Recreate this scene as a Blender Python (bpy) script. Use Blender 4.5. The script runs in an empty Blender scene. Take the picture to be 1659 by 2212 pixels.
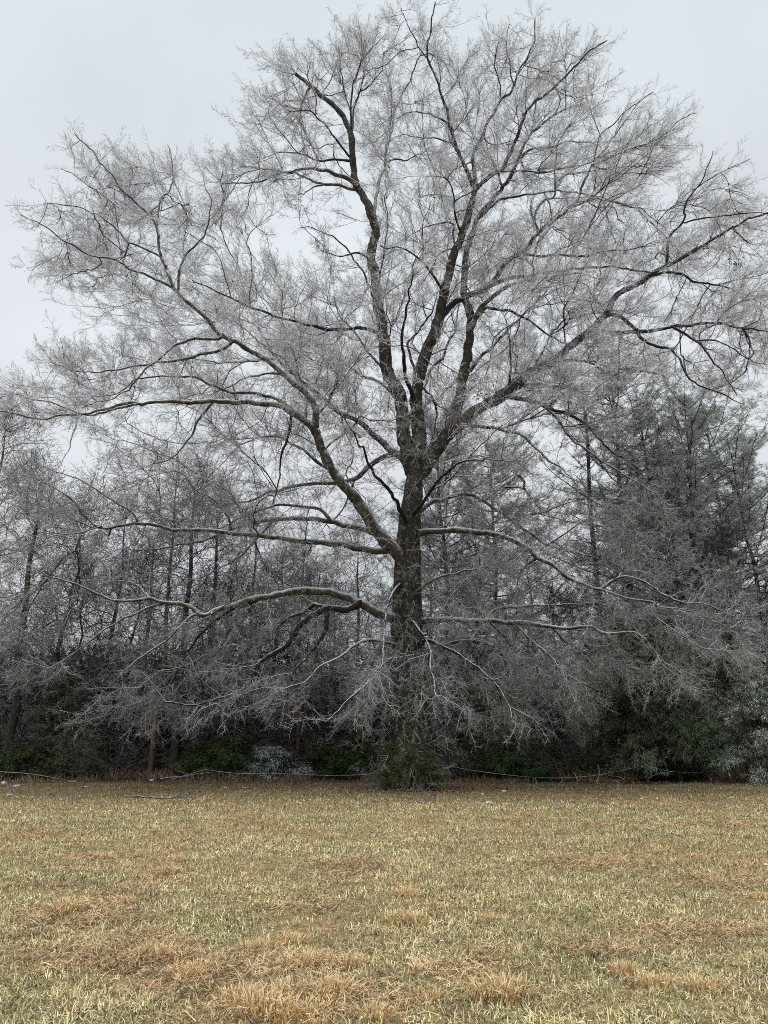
import bpy, math
import numpy as np
from mathutils import Vector
rng = np.random.default_rng(7)
S = bpy.context.scene
COL = S.collection
R = math.radians

# ------------------------------------------------------------------ camera
PITCH = R(16.55); F = 1662.0; CX, CY = 829.5, 1106.0; EYE = 1.6
cam_d = bpy.data.cameras.new('camera'); cam = bpy.data.objects.new('camera', cam_d); COL.objects.link(cam)
cam_d.sensor_fit = 'VERTICAL'; cam_d.sensor_height = 36.0; cam_d.lens = 36.0 * F / 2212.0
cam_d.clip_start = 0.1; cam_d.clip_end = 3000
cam.location = (0, 0, EYE); cam.rotation_euler = (R(90) + PITCH, 0, 0)
S.camera = cam
S.view_settings.view_transform = 'Standard'; S.view_settings.look = 'None'
S.view_settings.exposure = 0.0; S.view_settings.gamma = 1.0
S.render.filter_size = 1.2 if hasattr(S.render, 'filter_size') else 1.5
S.cycles.filter_width = 0.95
S.cycles.use_denoising = False
S.cycles.max_bounces = 5; S.cycles.diffuse_bounces = 3; S.cycles.glossy_bounces = 1
S.cycles.transmission_bounces = 0; S.cycles.sample_clamp_indirect = 3

# ------------------------------------------------------------------ world: overcast sky
W = bpy.data.worlds.new('World'); S.world = W; W.use_nodes = True
nt = W.node_tree; nt.nodes.clear()
def N(nt, t, **kw):
    n = nt.nodes.new(t)
    for k, v in kw.items(): setattr(n, k, v)
    return n
out = N(nt, 'ShaderNodeOutputWorld'); bg = N(nt, 'ShaderNodeBackground'); bg.inputs[1].default_value = 0.1
nt.links.new(bg.outputs[0], out.inputs[0])
sky = N(nt, 'ShaderNodeTexSky', sky_type='NISHITA', sun_disc=False)
SUN_EL, SUN_ROT = R(58), R(200)
sky.sun_elevation = SUN_EL; sky.sun_rotation = SUN_ROT; sky.dust_density = 4
tc = N(nt, 'ShaderNodeTexCoord'); sep = N(nt, 'ShaderNodeSeparateXYZ'); nt.links.new(tc.outputs['Generated'], sep.inputs[0])
# overcast layer: slightly brighter overhead, soft low-contrast clouds
ramp = N(nt, 'ShaderNodeValToRGB'); nt.links.new(sep.outputs[2], ramp.inputs[0])
SK = 1.0
el = ramp.color_ramp.elements
el[0].position = 0.0; el[0].color = (0.70*SK, 0.745*SK, 0.775*SK, 1)
el[1].position = 1.0; el[1].color = (2.5*SK, 2.55*SK, 2.6*SK, 1)
for p, c in ((0.45, (0.80, 0.845, 0.885)), (0.80, (0.745, 0.805, 0.85)), (0.88, (1.7, 1.74, 1.8))):
    e = el.new(p); e.color = (c[0]*SK, c[1]*SK, c[2]*SK, 1)
noi = N(nt, 'ShaderNodeTexNoise'); noi.inputs['Scale'].default_value = 2.6; noi.inputs['Detail'].default_value = 3
nt.links.new(tc.outputs['Generated'], noi.inputs['Vector'])
mr = N(nt, 'ShaderNodeMapRange'); mr.inputs[1].default_value = 0.3; mr.inputs[2].default_value = 0.7
mr.inputs[3].default_value = 8.9; mr.inputs[4].default_value = 10.8
nt.links.new(noi.outputs[0], mr.inputs[0])
vm = N(nt, 'ShaderNodeVectorMath', operation='SCALE'); nt.links.new(ramp.outputs[0], vm.inputs[0]); nt.links.new(mr.outputs[0], vm.inputs['Scale'])
mx = N(nt, 'ShaderNodeMix', data_type='RGBA'); mx.inputs[0].default_value = 0.985
nt.links.new(sky.outputs[0], mx.inputs[6]); nt.links.new(vm.outputs[0], mx.inputs[7]); nt.links.new(mx.outputs[2], bg.inputs[0])

sl = bpy.data.lights.new('sun', 'SUN'); sl.energy = 1.4; sl.angle = R(30); sl.color = (1, 0.97, 0.93)
so = bpy.data.objects.new('sun', sl); COL.objects.link(so)
so.rotation_euler = (R(30), 0, R(-20))     # soft light from behind and above the viewer

# ------------------------------------------------------------------ helpers
def ray(px, py):
    u = (px - CX) / F; v = (CY - py) / F
    c, s = math.cos(PITCH), math.sin(PITCH)
    return np.array([u, c - v * s, s + v * c])
def P(px, py, Y):
    d = ray(px, py); t = Y / d[1]
    return np.array([0, 0, EYE]) + d * t
def pxm(px, py, Y):                       # metres per pixel at that point
    return Y / ray(px, py)[1] / F
def G(px, py):
    d = ray(px, py); t = -EYE / d[2]
    return np.array([d[0]*t, d[1]*t, 0.0])
def unit(a):
    a = np.asarray(a, float); return a / np.maximum(np.linalg.norm(a, axis=-1, keepdims=True), 1e-9)
def vnoise(p, scale, seed=0):
    p = np.asarray(p, float) * scale + 137.7
    i = np.floor(p).astype(np.int64); f = p - i; f = f*f*(3-2*f)
    def h(ix, iy, iz):
        n = (ix*374761393 + iy*668265263 + iz*2147483647 + seed*1274126177) & 0x7fffffff
        n = ((n ^ (n >> 13)) * 1274126177) & 0x7fffffff
        return ((n ^ (n >> 16)) & 0xffff) / 65535.0
    r = 0
    for dx in (0, 1):
        for dy in (0, 1):
            for dz in (0, 1):
                w = (f[..., 0] if dx else 1-f[..., 0])*(f[..., 1] if dy else 1-f[..., 1])*(f[..., 2] if dz else 1-f[..., 2])
                r = r + w*h(i[..., 0]+dx, i[..., 1]+dy, i[..., 2]+dz)
    return r

def tag(o, label=None, cat=None, group=None, kind=None):
    if label: o['label'] = label
    if cat: o['category'] = cat
    if group: o['group'] = group
    if kind: o['kind'] = kind
    return o
def empty(name, loc, label, cat, group=None, rz=0, sc=1.0):
    o = bpy.data.objects.new(name, None); COL.objects.link(o); o.location = loc; o.rotation_euler = (0, 0, rz)
    o.scale = (sc, sc, sc) if not hasattr(sc, '__len__') else sc
    return tag(o, label, cat, group)

class MB:
    """collects vertices / triangles / quads and links them as one mesh object"""
    def __init__(s): s.v = []; s.f3 = []; s.f4 = []; s.c = []; s.n = 0
    def add(s, v, f3=None, f4=None, col=None):
        v = np.asarray(v, np.float32).reshape(-1, 3)
        if f3 is not None and len(f3): s.f3.append(np.asarray(f3, np.int64).reshape(-1, 3) + s.n)
        if f4 is not None and len(f4): s.f4.append(np.asarray(f4, np.int64).reshape(-1, 4) + s.n)
        if col is None: col = np.ones((len(v), 3))
        col = np.broadcast_to(np.asarray(col, np.float32), (len(v), 3))
        s.c.append(col); s.v.append(v); s.n += len(v)
    def mesh(s, name, m, smooth=True, color=False):
        v = np.concatenate(s.v)
        f3 = np.concatenate(s.f3) if s.f3 else np.zeros((0, 3), np.int64)
        f4 = np.concatenate(s.f4) if s.f4 else np.zeros((0, 4), np.int64)
        me = bpy.data.meshes.new(name)
        me.vertices.add(len(v)); me.vertices.foreach_set('co', v.astype(np.float32).ravel())
        idx = np.concatenate([f3.ravel(), f4.ravel()]).astype(np.int32)
        me.loops.add(len(idx)); me.loops.foreach_set('vertex_index', idx)
        tot = np.concatenate([np.full(len(f3), 3), np.full(len(f4), 4)]).astype(np.int32)
        st = np.concatenate([[0], np.cumsum(tot)[:-1]]).astype(np.int32)
        me.polygons.add(len(tot)); me.polygons.foreach_set('loop_start', st); me.polygons.foreach_set('loop_total', tot)
        me.polygons.foreach_set('use_smooth', np.full(len(tot), bool(smooth)))
        if color:
            a = me.color_attributes.new('Col', 'FLOAT_COLOR', 'POINT')
            c = np.concatenate(s.c); c = np.concatenate([c, np.ones((len(c), 1), np.float32)], 1)
            a.data.foreach_set('color', c.astype(np.float32).ravel())
        me.update(calc_edges=True)
        me.materials.append(m)
        return me
    def build(s, name, m, parent=None, smooth=True, color=False, origin=None):
        if origin is not None: s.v = [x - np.asarray(origin, np.float32) for x in s.v]
        o = bpy.data.objects.new(name, s.mesh(name, m, smooth, color)); COL.objects.link(o)
        if parent is not None: o.parent = parent
        if origin is not None and parent is None: o.location = origin
        return o
def copy_tree(root, loc, rz, sc, label, group=None):
    r = root.copy(); COL.objects.link(r); r.location = loc; r.rotation_euler = (0, 0, rz)
    r.scale = (sc, sc, sc) if not hasattr(sc, '__len__') else sc
    r['label'] = label
    if group: r['group'] = group
    for ch in KIDS[root.name]:
        c = ch.copy(); COL.objects.link(c); c.parent = r
    return r
KIDS = {}

def tube(mb, pts, rad, k=6, cap=True, col=None, wob=0.0):
    pts = np.asarray(pts, float); rad = np.asarray(rad, float); n = len(pts)
    t = np.gradient(pts, axis=0); t = unit(t)
    ref = np.array([0, 0, 1.0]) if abs(t[0][2]) < 0.9 else np.array([1.0, 0, 0])
    a = np.arange(k) * 2*math.pi/k
    ca, sa = np.cos(a)[:, None], np.sin(a)[:, None]
    u = unit(np.cross(t[0], ref)); V = np.empty((n, k, 3))
    for i in range(n):
        u = u - t[i]*np.dot(u, t[i]); u = u/(np.linalg.norm(u)+1e-9)
        w = np.cross(t[i], u)
        rr = rad[i]
        if wob: rr = rad[i]*(1+wob*np.sin(a*3+i*0.23+1.0)*0.5+wob*np.sin(a*5-i*0.31)*0.5)[:, None]
        V[i] = pts[i] + rr*(ca*u + sa*w)
    I = np.arange(n-1)[:, None]*k; J = np.arange(k)[None, :]; J2 = (J+1) % k
    f = np.stack([I+J, I+J2, I+k+J2, I+k+J], -1).reshape(-1, 4)
    v = V.reshape(-1, 3)
    f3 = None
    if cap:
        v = np.concatenate([v, pts[-1:] + t[-1:]*rad[-1]*0.6])
        b = (n-1)*k
        f3 = np.array([[b+j, b+(j+1) % k, n*k] for j in range(k)])
    mb.add(v, f3, f, col)
def catmull(pts, step):
    pts = np.asarray(pts, float)
    if len(pts) < 3:
        d = np.linalg.norm(pts[1, :3]-pts[0, :3]); m = max(2, int(d/step)+1)
        s = np.linspace(0, 1, m)[:, None]; return pts[0]*(1-s)+pts[1]*s
    p = np.concatenate([[2*pts[0]-pts[1]], pts, [2*pts[-1]-pts[-2]]]); o = []
    for i in range(1, len(p)-2):
        d = np.linalg.norm(p[i+1, :3]-p[i, :3]); m = max(1, int(round(d/step)))
        for s in np.arange(m)/m:
            a, b, c, e = p[i-1], p[i], p[i+1], p[i+2]
            o.append(0.5*((2*b)+(c-a)*s+(2*a-5*b+4*c-e)*s*s+(-a+3*b-3*c+e)*s**3))
    o.append(pts[-1]); return np.array(o)

# ------------------------------------------------------------------ materials
def mat(name):
    m = bpy.data.materials.new(name); m.use_nodes = True
    nt = m.node_tree; b = nt.nodes['Principled BSDF']; b.inputs['Specular IOR Level'].default_value = 0.25
    return m, nt, b
def ramp_node(nt, fac, stops):
    r = N(nt, 'ShaderNodeValToRGB'); nt.links.new(fac, r.inputs[0]); e = r.color_ramp.elements
    e[0].position, e[0].color = stops[0][0], (*stops[0][1], 1)
    e[1].position, e[1].color = stops[-1][0], (*stops[-1][1], 1)
    for p, c in stops[1:-1]: x = e.new(p); x.color = (*c, 1)
    return r.outputs[0]
def noise(nt, scale, detail=3, vec=None, dist=0.0, rough=0.55):
    n = N(nt, 'ShaderNodeTexNoise'); n.inputs['Scale'].default_value = scale; n.inputs['Detail'].default_value = detail
    n.inputs['Distortion'].default_value = dist; n.inputs['Roughness'].default_value = rough
    if vec is not None: nt.links.new(vec, n.inputs['Vector'])
    return n.outputs[0]
def mixc(nt, fac, a, b):
    m = N(nt, 'ShaderNodeMix', data_type='RGBA')
    if hasattr(fac, 'links'): nt.links.new(fac, m.inputs[0])
    else: m.inputs[0].default_value = fac
    for s, i in ((a, 6), (b, 7)):
        if hasattr(s, 'links'): nt.links.new(s, m.inputs[i])
        else: m.inputs[i].default_value = (*s, 1)
    return m.outputs[2]
def mathn(nt, op, a, b=None, c=None):
    m = N(nt, 'ShaderNodeMath', operation=op)
    for i, s in enumerate((a, b, c)):
        if s is None: continue
        if hasattr(s, 'links'): nt.links.new(s, m.inputs[i])
        else: m.inputs[i].default_value = s
    return m.outputs[0]
def rng_node(nt, v, a, b, c=0.0, d=1.0):
    m = N(nt, 'ShaderNodeMapRange'); nt.links.new(v, m.inputs[0])
    for i, x in enumerate((a, b, c, d)): m.inputs[i+1].default_value = x
    return m.outputs[0]
def obj_vec(nt):
    t = N(nt, 'ShaderNodeTexCoord'); return t.outputs['Object']
def normal_z(nt):
    g = N(nt, 'ShaderNodeNewGeometry'); s = N(nt, 'ShaderNodeSeparateXYZ'); nt.links.new(g.outputs['Normal'], s.inputs[0]); return s.outputs[2]

def bark_material(name, dark, mid, lichen, lichen_amt, frost_lo, frost_hi, frost_col=(0.62, 0.65, 0.68), stretch=True, bump=0.6):
    """bark with lichen patches; ice and snow lie on the upward sides"""
    m, nt, b = mat(name); v = obj_vec(nt)
    mp = N(nt, 'ShaderNodeMapping'); nt.links.new(v, mp.inputs[0]); mp.inputs['Scale'].default_value = (1, 1, 0.22) if stretch else (1, 1, 1)
    n1 = noise(nt, 14, 5, mp.outputs[0], 0.6, 0.65)
    base = ramp_node(nt, n1, ((0.32, dark), (0.52, mid), (0.68, tuple(x*1.5 for x in mid))))
    nl = noise(nt, 5.5, 6, v, 0.2, 0.75)
    lf = rng_node(nt, nl, 1-lichen_amt, 1-lichen_amt+0.05)
    base = mixc(nt, lf, base, lichen)
    nz = normal_z(nt); nf = noise(nt, 9, 4, v)
    s = mathn(nt, 'ADD', nz, mathn(nt, 'MULTIPLY', mathn(nt, 'SUBTRACT', nf, 0.5), 0.9))
    fr = rng_node(nt, s, frost_lo, frost_hi)
    base = mixc(nt, fr, base, frost_col)
    nt.links.new(base, b.inputs['Base Color']); b.inputs['Roughness'].default_value = 0.75
    bp = N(nt, 'ShaderNodeBump'); bp.inputs['Strength'].default_value = bump; bp.inputs['Distance'].default_value = 0.05
    nt.links.new(n1, bp.inputs['Height']); nt.links.new(bp.outputs[0], b.inputs['Normal'])
    return m
M_TRUNK = bark_material('oak_trunk_bark', (0.009, 0.008, 0.006), (0.030, 0.026, 0.020), (0.17, 0.165, 0.10), 0.45, 0.6, 1.0)
M_LIMB = bark_material('oak_limb_bark', (0.010, 0.009, 0.008), (0.028, 0.024, 0.020), (0.08, 0.085, 0.06), 0.38, 0.5, 0.85, stretch=False)
M_FINE = bark_material('iced_fine_branch_bark', (0.016, 0.014, 0.012), (0.045, 0.04, 0.035), (0.10, 0.11, 0.08), 0.38, 0.0, 0.65, (0.68, 0.69, 0.70), stretch=False)
M_ICY = bark_material('icy_lower_limb_bark', (0.022, 0.020, 0.016), (0.060, 0.055, 0.045), (0.19, 0.20, 0.145), 0.47, 0.05, 0.75, (0.56, 0.58, 0.58), stretch=False)
M_BTRUNK = bark_material('woods_bark', (0.018, 0.015, 0.012), (0.045, 0.040, 0.034), (0.10, 0.11, 0.08), 0.36, 0.6, 1.1)
M_TAN = bark_material('tan_bark', (0.07, 0.052, 0.033), (0.16, 0.12, 0.075), (0.16, 0.16, 0.10), 0.36, 0.8, 1.2)

def twig_material(name, under, top, lo, hi):
    m, nt, b = mat(name); v = obj_vec(nt)
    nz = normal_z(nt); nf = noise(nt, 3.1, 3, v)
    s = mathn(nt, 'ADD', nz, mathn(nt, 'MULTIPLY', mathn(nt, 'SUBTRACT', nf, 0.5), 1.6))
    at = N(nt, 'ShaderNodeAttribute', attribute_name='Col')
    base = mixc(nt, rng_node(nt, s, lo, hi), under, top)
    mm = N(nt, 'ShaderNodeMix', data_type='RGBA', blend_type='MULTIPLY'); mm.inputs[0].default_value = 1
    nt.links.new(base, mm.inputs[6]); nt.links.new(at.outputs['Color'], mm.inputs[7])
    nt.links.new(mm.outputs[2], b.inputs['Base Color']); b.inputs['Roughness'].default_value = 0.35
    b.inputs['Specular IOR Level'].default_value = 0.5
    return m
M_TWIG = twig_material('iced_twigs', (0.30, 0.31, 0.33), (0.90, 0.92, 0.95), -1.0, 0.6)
M_BTWIG = twig_material('iced_woods_twigs', (0.050, 0.042, 0.037), (0.22, 0.212, 0.21), -0.4, 1.2)

def leaf_material(name, frost=None, lo=0.0, hi=1.0, rough=0.6):
    m, nt, b = mat(name)
    at = N(nt, 'ShaderNodeAttribute', attribute_name='Col'); c = at.outputs['Color']
    if frost is not None:
        nf = noise(nt, 1.3, 4, obj_vec(nt)); nz = normal_z(nt)
        s = mathn(nt, 'ADD', mathn(nt, 'MULTIPLY', mathn(nt, 'ABSOLUTE', nz), 0.6), nf)
        c = mixc(nt, rng_node(nt, s, lo, hi), c, frost)
    nt.links.new(c, b.inputs['Base Color']); b.inputs['Roughness'].default_value = rough
    return m
M_NEEDLE = leaf_material('pine_needles', (0.60, 0.64, 0.63), 0.30, 1.0)
M_CEDAR = leaf_material('cedar_foliage', (0.30, 0.34, 0.33), 0.75, 1.9)
M_SNOWY = leaf_material('snow_dusted_foliage', (0.70, 0.73, 0.76), 0.76, 1.02)
M_GREEN = leaf_material('green_foliage')
M_GRASS = leaf_material('grass_blades', rough=0.7)
m, nt, b = mat('snow'); b.inputs['Base Color'].default_value = (0.62, 0.64, 0.67, 1); b.inputs['Roughness'].default_value = 0.6; M_SNOW = m
n_ = noise(nt, 30, 4, obj_vec(nt)); bp = N(nt, 'ShaderNodeBump'); bp.inputs['Strength'].default_value = 0.5; nt.links.new(n_, bp.inputs['Height']); nt.links.new(bp.outputs[0], b.inputs['Normal'])
m, nt, b = mat('iced_wire'); b.inputs['Roughness'].default_value = 0.4; M_WIRE = m
nt.links.new(ramp_node(nt, noise(nt, 4, 3, obj_vec(nt)), ((0.35, (0.22, 0.22, 0.23)), (0.6, (0.50, 0.52, 0.54)))), b.inputs['Base Color'])
m, nt, b = mat('weathered_post'); b.inputs['Roughness'].default_value = 0.85; M_POST = m
nt.links.new(ramp_node(nt, noise(nt, 12, 4, obj_vec(nt)), ((0.3, (0.025, 0.02, 0.016)), (0.7, (0.09, 0.075, 0.06)))), b.inputs['Base Color'])

# ground
m, nt, b = mat('field_soil'); M_GROUND = m; v = obj_vec(nt)
c1 = ramp_node(nt, noise(nt, 0.9, 6, v, 0.3, 0.7), ((0.30, (0.24, 0.225, 0.10)), (0.5, (0.36, 0.29, 0.15)), (0.66, (0.36, 0.25, 0.14))))
c2 = ramp_node(nt, noise(nt, 11, 8, v, 0.3, 0.85), ((0.36, (0.22, 0.21, 0.18)), (0.5, (0.7, 0.68, 0.6)), (0.62, (1.25, 1.2, 1.1))))
mm = N(nt, 'ShaderNodeMix', data_type='RGBA', blend_type='MULTIPLY'); mm.inputs[0].default_value = 1
nt.links.new(c1, mm.inputs[6]); nt.links.new(c2, mm.inputs[7])
litter = ramp_node(nt, noise(nt, 6, 6, v, 0, 0.8), ((0.35, (0.020, 0.015, 0.010)), (0.6, (0.075, 0.055, 0.038)), (0.78, (0.13, 0.10, 0.07))))
sp = N(nt, 'ShaderNodeSeparateXYZ'); nt.links.new(v, sp.inputs[0])
yy = mathn(nt, 'ADD', sp.outputs[1], mathn(nt, 'MULTIPLY', noise(nt, 0.4, 4, v), 2.0))
nt.links.new(mixc(nt, rng_node(nt, yy, 32.3, 33.6), mm.outputs[2], litter), b.inputs['Base Color']); b.inputs['Roughness'].default_value = 0.95
bp = N(nt, 'ShaderNodeBump'); bp.inputs['Strength'].default_value = 0.8; bp.inputs['Distance'].default_value = 0.05
nt.links.new(noise(nt, 25, 5, v), bp.inputs['Height']); nt.links.new(bp.outputs[0], b.inputs['Normal'])

# ------------------------------------------------------------------ ground sheet
gx = np.concatenate([[-800, -200, -80], np.linspace(-50, 50, 81), [80, 200, 800]])
gy = np.concatenate([[-300, -60, -20], np.linspace(-8, 72, 101), [110, 300, 900]])
X, Y = np.meshgrid(gx, gy, indexing='ij')
def ground_z(x, y):
    x = np.asarray(x, float); y = np.asarray(y, float)
    p = np.stack([x, y, 0*x], -1)
    near = np.clip((60-np.abs(x))/20, 0, 1)*np.clip((70-y)/20, 0, 1)
    return ((vnoise(p, 0.22, 3)-0.5)*0.10 + (vnoise(p, 0.9, 5)-0.5)*0.05)*near*np.clip((np.hypot(x, y)-1)/3, 0, 1)
Z = ground_z(X, Y)
g = MB(); nx, ny = len(gx), len(gy)
I, J = np.meshgrid(np.arange(nx-1), np.arange(ny-1), indexing='ij')
f = np.stack([I*ny+J, (I+1)*ny+J, (I+1)*ny+J+1, I*ny+J+1], -1).reshape(-1, 4)
g.add(np.stack([X, Y, Z], -1).reshape(-1, 3), None, f)
tag(g.build('ground', M_GROUND), kind='structure')

# ------------------------------------------------------------------ the great oak: traced limbs
T0 = 28.0
LIMBS = {}
class Limb: pass
def limb(name, parent, dy, r0, r1, pts, y0=None):
    """pts in picture pixels of a 1659x2212 frame; dy = how far the tip comes towards (-) or away (+) from the viewer; r in pixels"""
    L = Limb(); L.name = name; pts = [tuple(map(float, p)) for p in pts]
    if parent:
        pa = LIMBS[parent]; a = np.array(pts[0])
        k = int(np.argmin(np.linalg.norm(pa.px - a, axis=1))); ys = pa.Y[k]; path0 = pa.path[k]
        if np.linalg.norm(pa.px[k]-a) > 3: pts = [tuple(pa.px[k])] + pts
        r0 = min(r0, pa.rp[k]*0.95)
    else: ys = y0; path0 = 0
    p = np.array(pts); seg = np.concatenate([[0], np.cumsum(np.linalg.norm(np.diff(p, axis=0), axis=1))]); s = seg/seg[-1]
    Y = ys + dy*s**0.9; rp = r1*0.8 + (r0-r1*0.8)*(1-s)**(0.9 if name in ('A', 'B', 'G', 'trunk') else 1.15)
    a = catmull(np.column_stack([p, Y*0+0, Y, rp])[:, [0, 1, 3, 4]], 6.0)
    L.px = a[:, :2]; L.Y = a[:, 2]; L.rp = np.maximum(a[:, 3]*(1.0 if r0 > 12 else 0.85), 0.8)
    w = np.array([P(x, y, yy) for (x, y), yy in zip(L.px, L.Y)])
    L.rad = np.array([r*pxm(x, y, yy) for (x, y), yy, r in zip(L.px, L.Y, L.rp)])
    d = np.concatenate([[0], np.cumsum(np.linalg.norm(np.diff(w, axis=0), axis=1))])
    # small natural wobble
    wv = np.stack([vnoise(w, 0.9, 11), vnoise(w, 0.9, 12), vnoise(w, 0.9, 13)], -1)-0.5
    wv += 0.22*(np.stack([vnoise(w, 6.0, 17), vnoise(w, 6.0, 18), vnoise(w, 6.0, 19)], -1)-0.5)
    wv += 0.5*(np.stack([vnoise(w, 2.4, 14), vnoise(w, 2.4, 15), vnoise(w, 2.4, 16)], -1)-0.5)
    amp = np.clip(d/1.5, 0, 1)[:, None]*(0.22 if parent else 0.10)
    L.w = w + wv*amp*np.array([0.8, 1.6, 0.8]); L.path = path0 + d; L.parent = parent
    LIMBS[name] = L
TR = [(893, 1708), (890, 1650), (886, 1560), (883, 1480), (881, 1400), (879, 1300), (880, 1200), (886, 1120), (893, 1060), (899, 1022)]
limb('trunk', None, 0.0, 50, 22, TR, T0)
def lb(n, p, dy, r0, r1, s):
    q = [float(x) for x in s.replace(',', ' ').split()]
    limb(n, p, dy, r0, r1, [(q[i], q[i+1]) for i in range(0, len(q), 2)])
# leader A
lb('A', 'trunk', 0.5, 17, 4.5, '896 1030 883 1000 875 950 866 880 848 822 836 790 828 740 822 680 812 620 805 560 808 500 804 465 790 428 770 395 762 345 758 292 736 246 716 226 676 188 640 165')
lb('A1', 'A', 1.5, 3.5, 1.5, '760 285 765 235 780 195 820 160 830 110')
lb('A2', 'A', -2, 3.6, 1.5, '754 338 720 295 695 260 668 240 620 245')
lb('A3', 'A', 1.5, 4, 1.5, '757 348 722 345 685 345 655 335 610 330 570 345')
lb('A4', 'A', -3, 6, 2, '774 400 745 382 720 374 680 364 630 368 590 380 550 391 480 402')
lb('A5', 'A', 2, 5, 2, '780 412 740 403 700 397 655 383 610 370 560 365')
lb('A6', 'A5', -2, 3, 1.2, '700 398 670 410 645 428')
lb('A7', 'A', 2.5, 5.5, 2, '808 462 820 395 832 350 838 310 850 250 845 190')
lb('A8', 'A7', 2, 3, 1.2, '832 352 850 346 884 343 915 330')
lb('A9', 'A', -3.5, 6, 2, '824 722 800 712 780 708 740 708 700 706 655 701 600 688 540 665 495 642 450 621 415 608')
lb('A10', 'A9', -1, 3.5, 1.3, '498 642 494 622 480 577 465 546 438 524 400 500')
lb('A11', 'A9', 1.5, 3, 1.3, '540 664 540 640 545 600 536 530 552 488')
lb('A12', 'A', 3, 4, 1.5, '820 665 790 600 765 560 735 525 700 505 650 490')
lb('A13', 'A', 3, 4.5, 2, '850 822 820 790 790 750 760 712 735 680 720 640')
lb('A14', 'A', -2, 3.5, 1.5, '800 560 770 545 735 555 690 545')
# central leader B
lb('B', 'trunk', -0.8, 19, 8, '899 1024 900 985 904 944 899 870 907 814 919 764 940 714 951 672 964 620 974 562 994 520 1009 475 1020 430 1026 408')
lb('B1', 'B', -2, 6.5, 2, '1026 408 1004 360 989 320 974 280 962 230 952 182 929 136 924 92 932 50 940 5')
lb('B2', 'B', 0.5, 6.5, 2, '1027 406 1025 365 1025 328 1044 295 1054 260 1079 220 1109 192 1119 160 1137 120 1149 98 1159 42')
lb('B2a', 'B2', 1, 3, 1.3, '1111 186 1100 140 1094 110 1100 55')
lb('B3', 'B', -1.5, 7, 2, '1028 408 1059 378 1094 345 1114 300 1129 265 1149 230 1189 200 1239 150 1272 108 1312 84')
lb('B4', 'B1', -2, 3.5, 1.3, '981 282 944 256 889 243 860 250')
lb('B5', 'B1', 1, 3, 1.3, '984 312 944 300 889 295 870 290')
lb('B6', 'B1', 1, 3, 1.3, '929 134 905 100 880 55 866 15')
lb('B7', 'B', -3, 4.5, 1.6, '960 632 950 615 934 590 909 565 859 531 820 525')
lb('B8', 'B', 2, 3.5, 1.4, '985 535 979 512 977 482 950 478 929 487 890 505')
lb('B9', 'B', -2, 3.5, 1.4, '998 508 984 470 979 428 962 395 930 380')
lb('B10', 'B', 2, 5, 2, '905 830 880 745 880 740 910 705 930 680 945 640')
lb('B11', 'B', -3, 3, 1.4, '914 770 935 790 950 812 962 840')
# E: limb to the upper right
lb('E', 'B', 3, 10, 3.5, '944 702 960 675 979 656 1014 640 1049 625 1072 598 1094 570 1129 542 1169 500 1219 460 1244 430 1262 395 1280 357')
lb('E1', 'E', -1, 3.5, 1.5, '1281 356 1294 310 1304 285 1334 262 1384 215 1410 200')
lb('E2', 'E', 1, 3.5, 1.5, '1281 357 1329 335 1379 322 1444 280 1502 243')
lb('E3', 'E', 2, 3, 1.3, '1280 360 1329 365 1394 362 1454 360')
lb('E4', 'E', -2, 4.5, 1.6, '1166 503 1155 480 1160 450 1180 432 1199 420 1200 366 1202 320')
lb('E5', 'E', -2.5, 7.5, 3, '1058 616 1110 600 1169 588 1229 578 1319 580 1400 590')
lb('E6', 'E', -3, 4, 1.6, '1125 546 1160 553 1209 550 1259 552 1310 541 1385 538')
lb('E7', 'E', 3, 4, 1.5, '1230 448 1290 430 1350 440 1400 460 1440 490')
lb('E8', 'E1', 0, 2.6, 1.2, '1300 300 1285 265 1275 238')
# C: second leader, right of centre
lb('D', 'trunk', -1.5, 20, 2, '901 1026 914 1020 929 992 964 943 989 918 1029 883 1089 853 1139 813 1199 778 1244 738 1279 708 1309 672 1329 645 1394 600 1449 570 1504 540 1554 510 1605 482 1660 460')
lb('C', 'D', 3.5, 15, 2.5, '975 932 986 885 997 835 1010 765 1016 700 1007 640 1005 560 1025 490 1049 450 1079 410 1112 362 1134 310 1160 277 1222 232')
lb('C1', 'C', -1.5, 8, 3, '1020 705 1030 680 1050 652 1090 622 1140 605 1190 596 1250 590')
lb('C2', 'C', 2, 5, 2, '1030 685 1055 662 1099 670 1139 692 1190 722 1240 745')
lb('C3', 'C', 1.5, 3.5, 1.4, '1124 338 1150 322 1180 317 1259 310 1300 315')
lb('C4', 'C', 2, 3.5, 1.4, '1085 403 1069 362 1044 320 1020 290')
lb('C5', 'C', 2.5, 4, 1.5, '1040 468 1090 425 1160 420 1220 415 1290 425 1350 445')
# branches of D
lb('D1', 'D', -1, 4.5, 1.6, '1440 575 1444 520 1474 485 1484 435 1519 385 1541 326')
lb('D1a', 'D1', 0.5, 3, 1.3, '1496 412 1560 372 1616 354')
lb('D1b', 'D1', -1, 3, 1.3, '1478 482 1515 470 1580 458 1656 465')
lb('D2', 'D', 2, 4.5, 1.6, '1402 596 1440 590 1474 592 1504 610 1569 620 1640 650')
lb('D3', 'D', -1, 7.5, 2, '1262 723 1290 720 1329 716 1394 711 1454 701 1539 696 1599 708 1659 714 1725 722')
lb('D4', 'D', -3, 6, 1.8, '1300 686 1320 680 1339 684 1369 708 1394 738 1434 748 1464 773 1484 813 1544 843 1605 872')
lb('D5', 'D3', -1.5, 4, 1.5, '1449 704 1494 728 1529 768 1560 802 1592 850')
lb('D6', 'D5', -1, 3, 1.3, '1505 736 1549 738 1594 763 1656 788')
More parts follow.
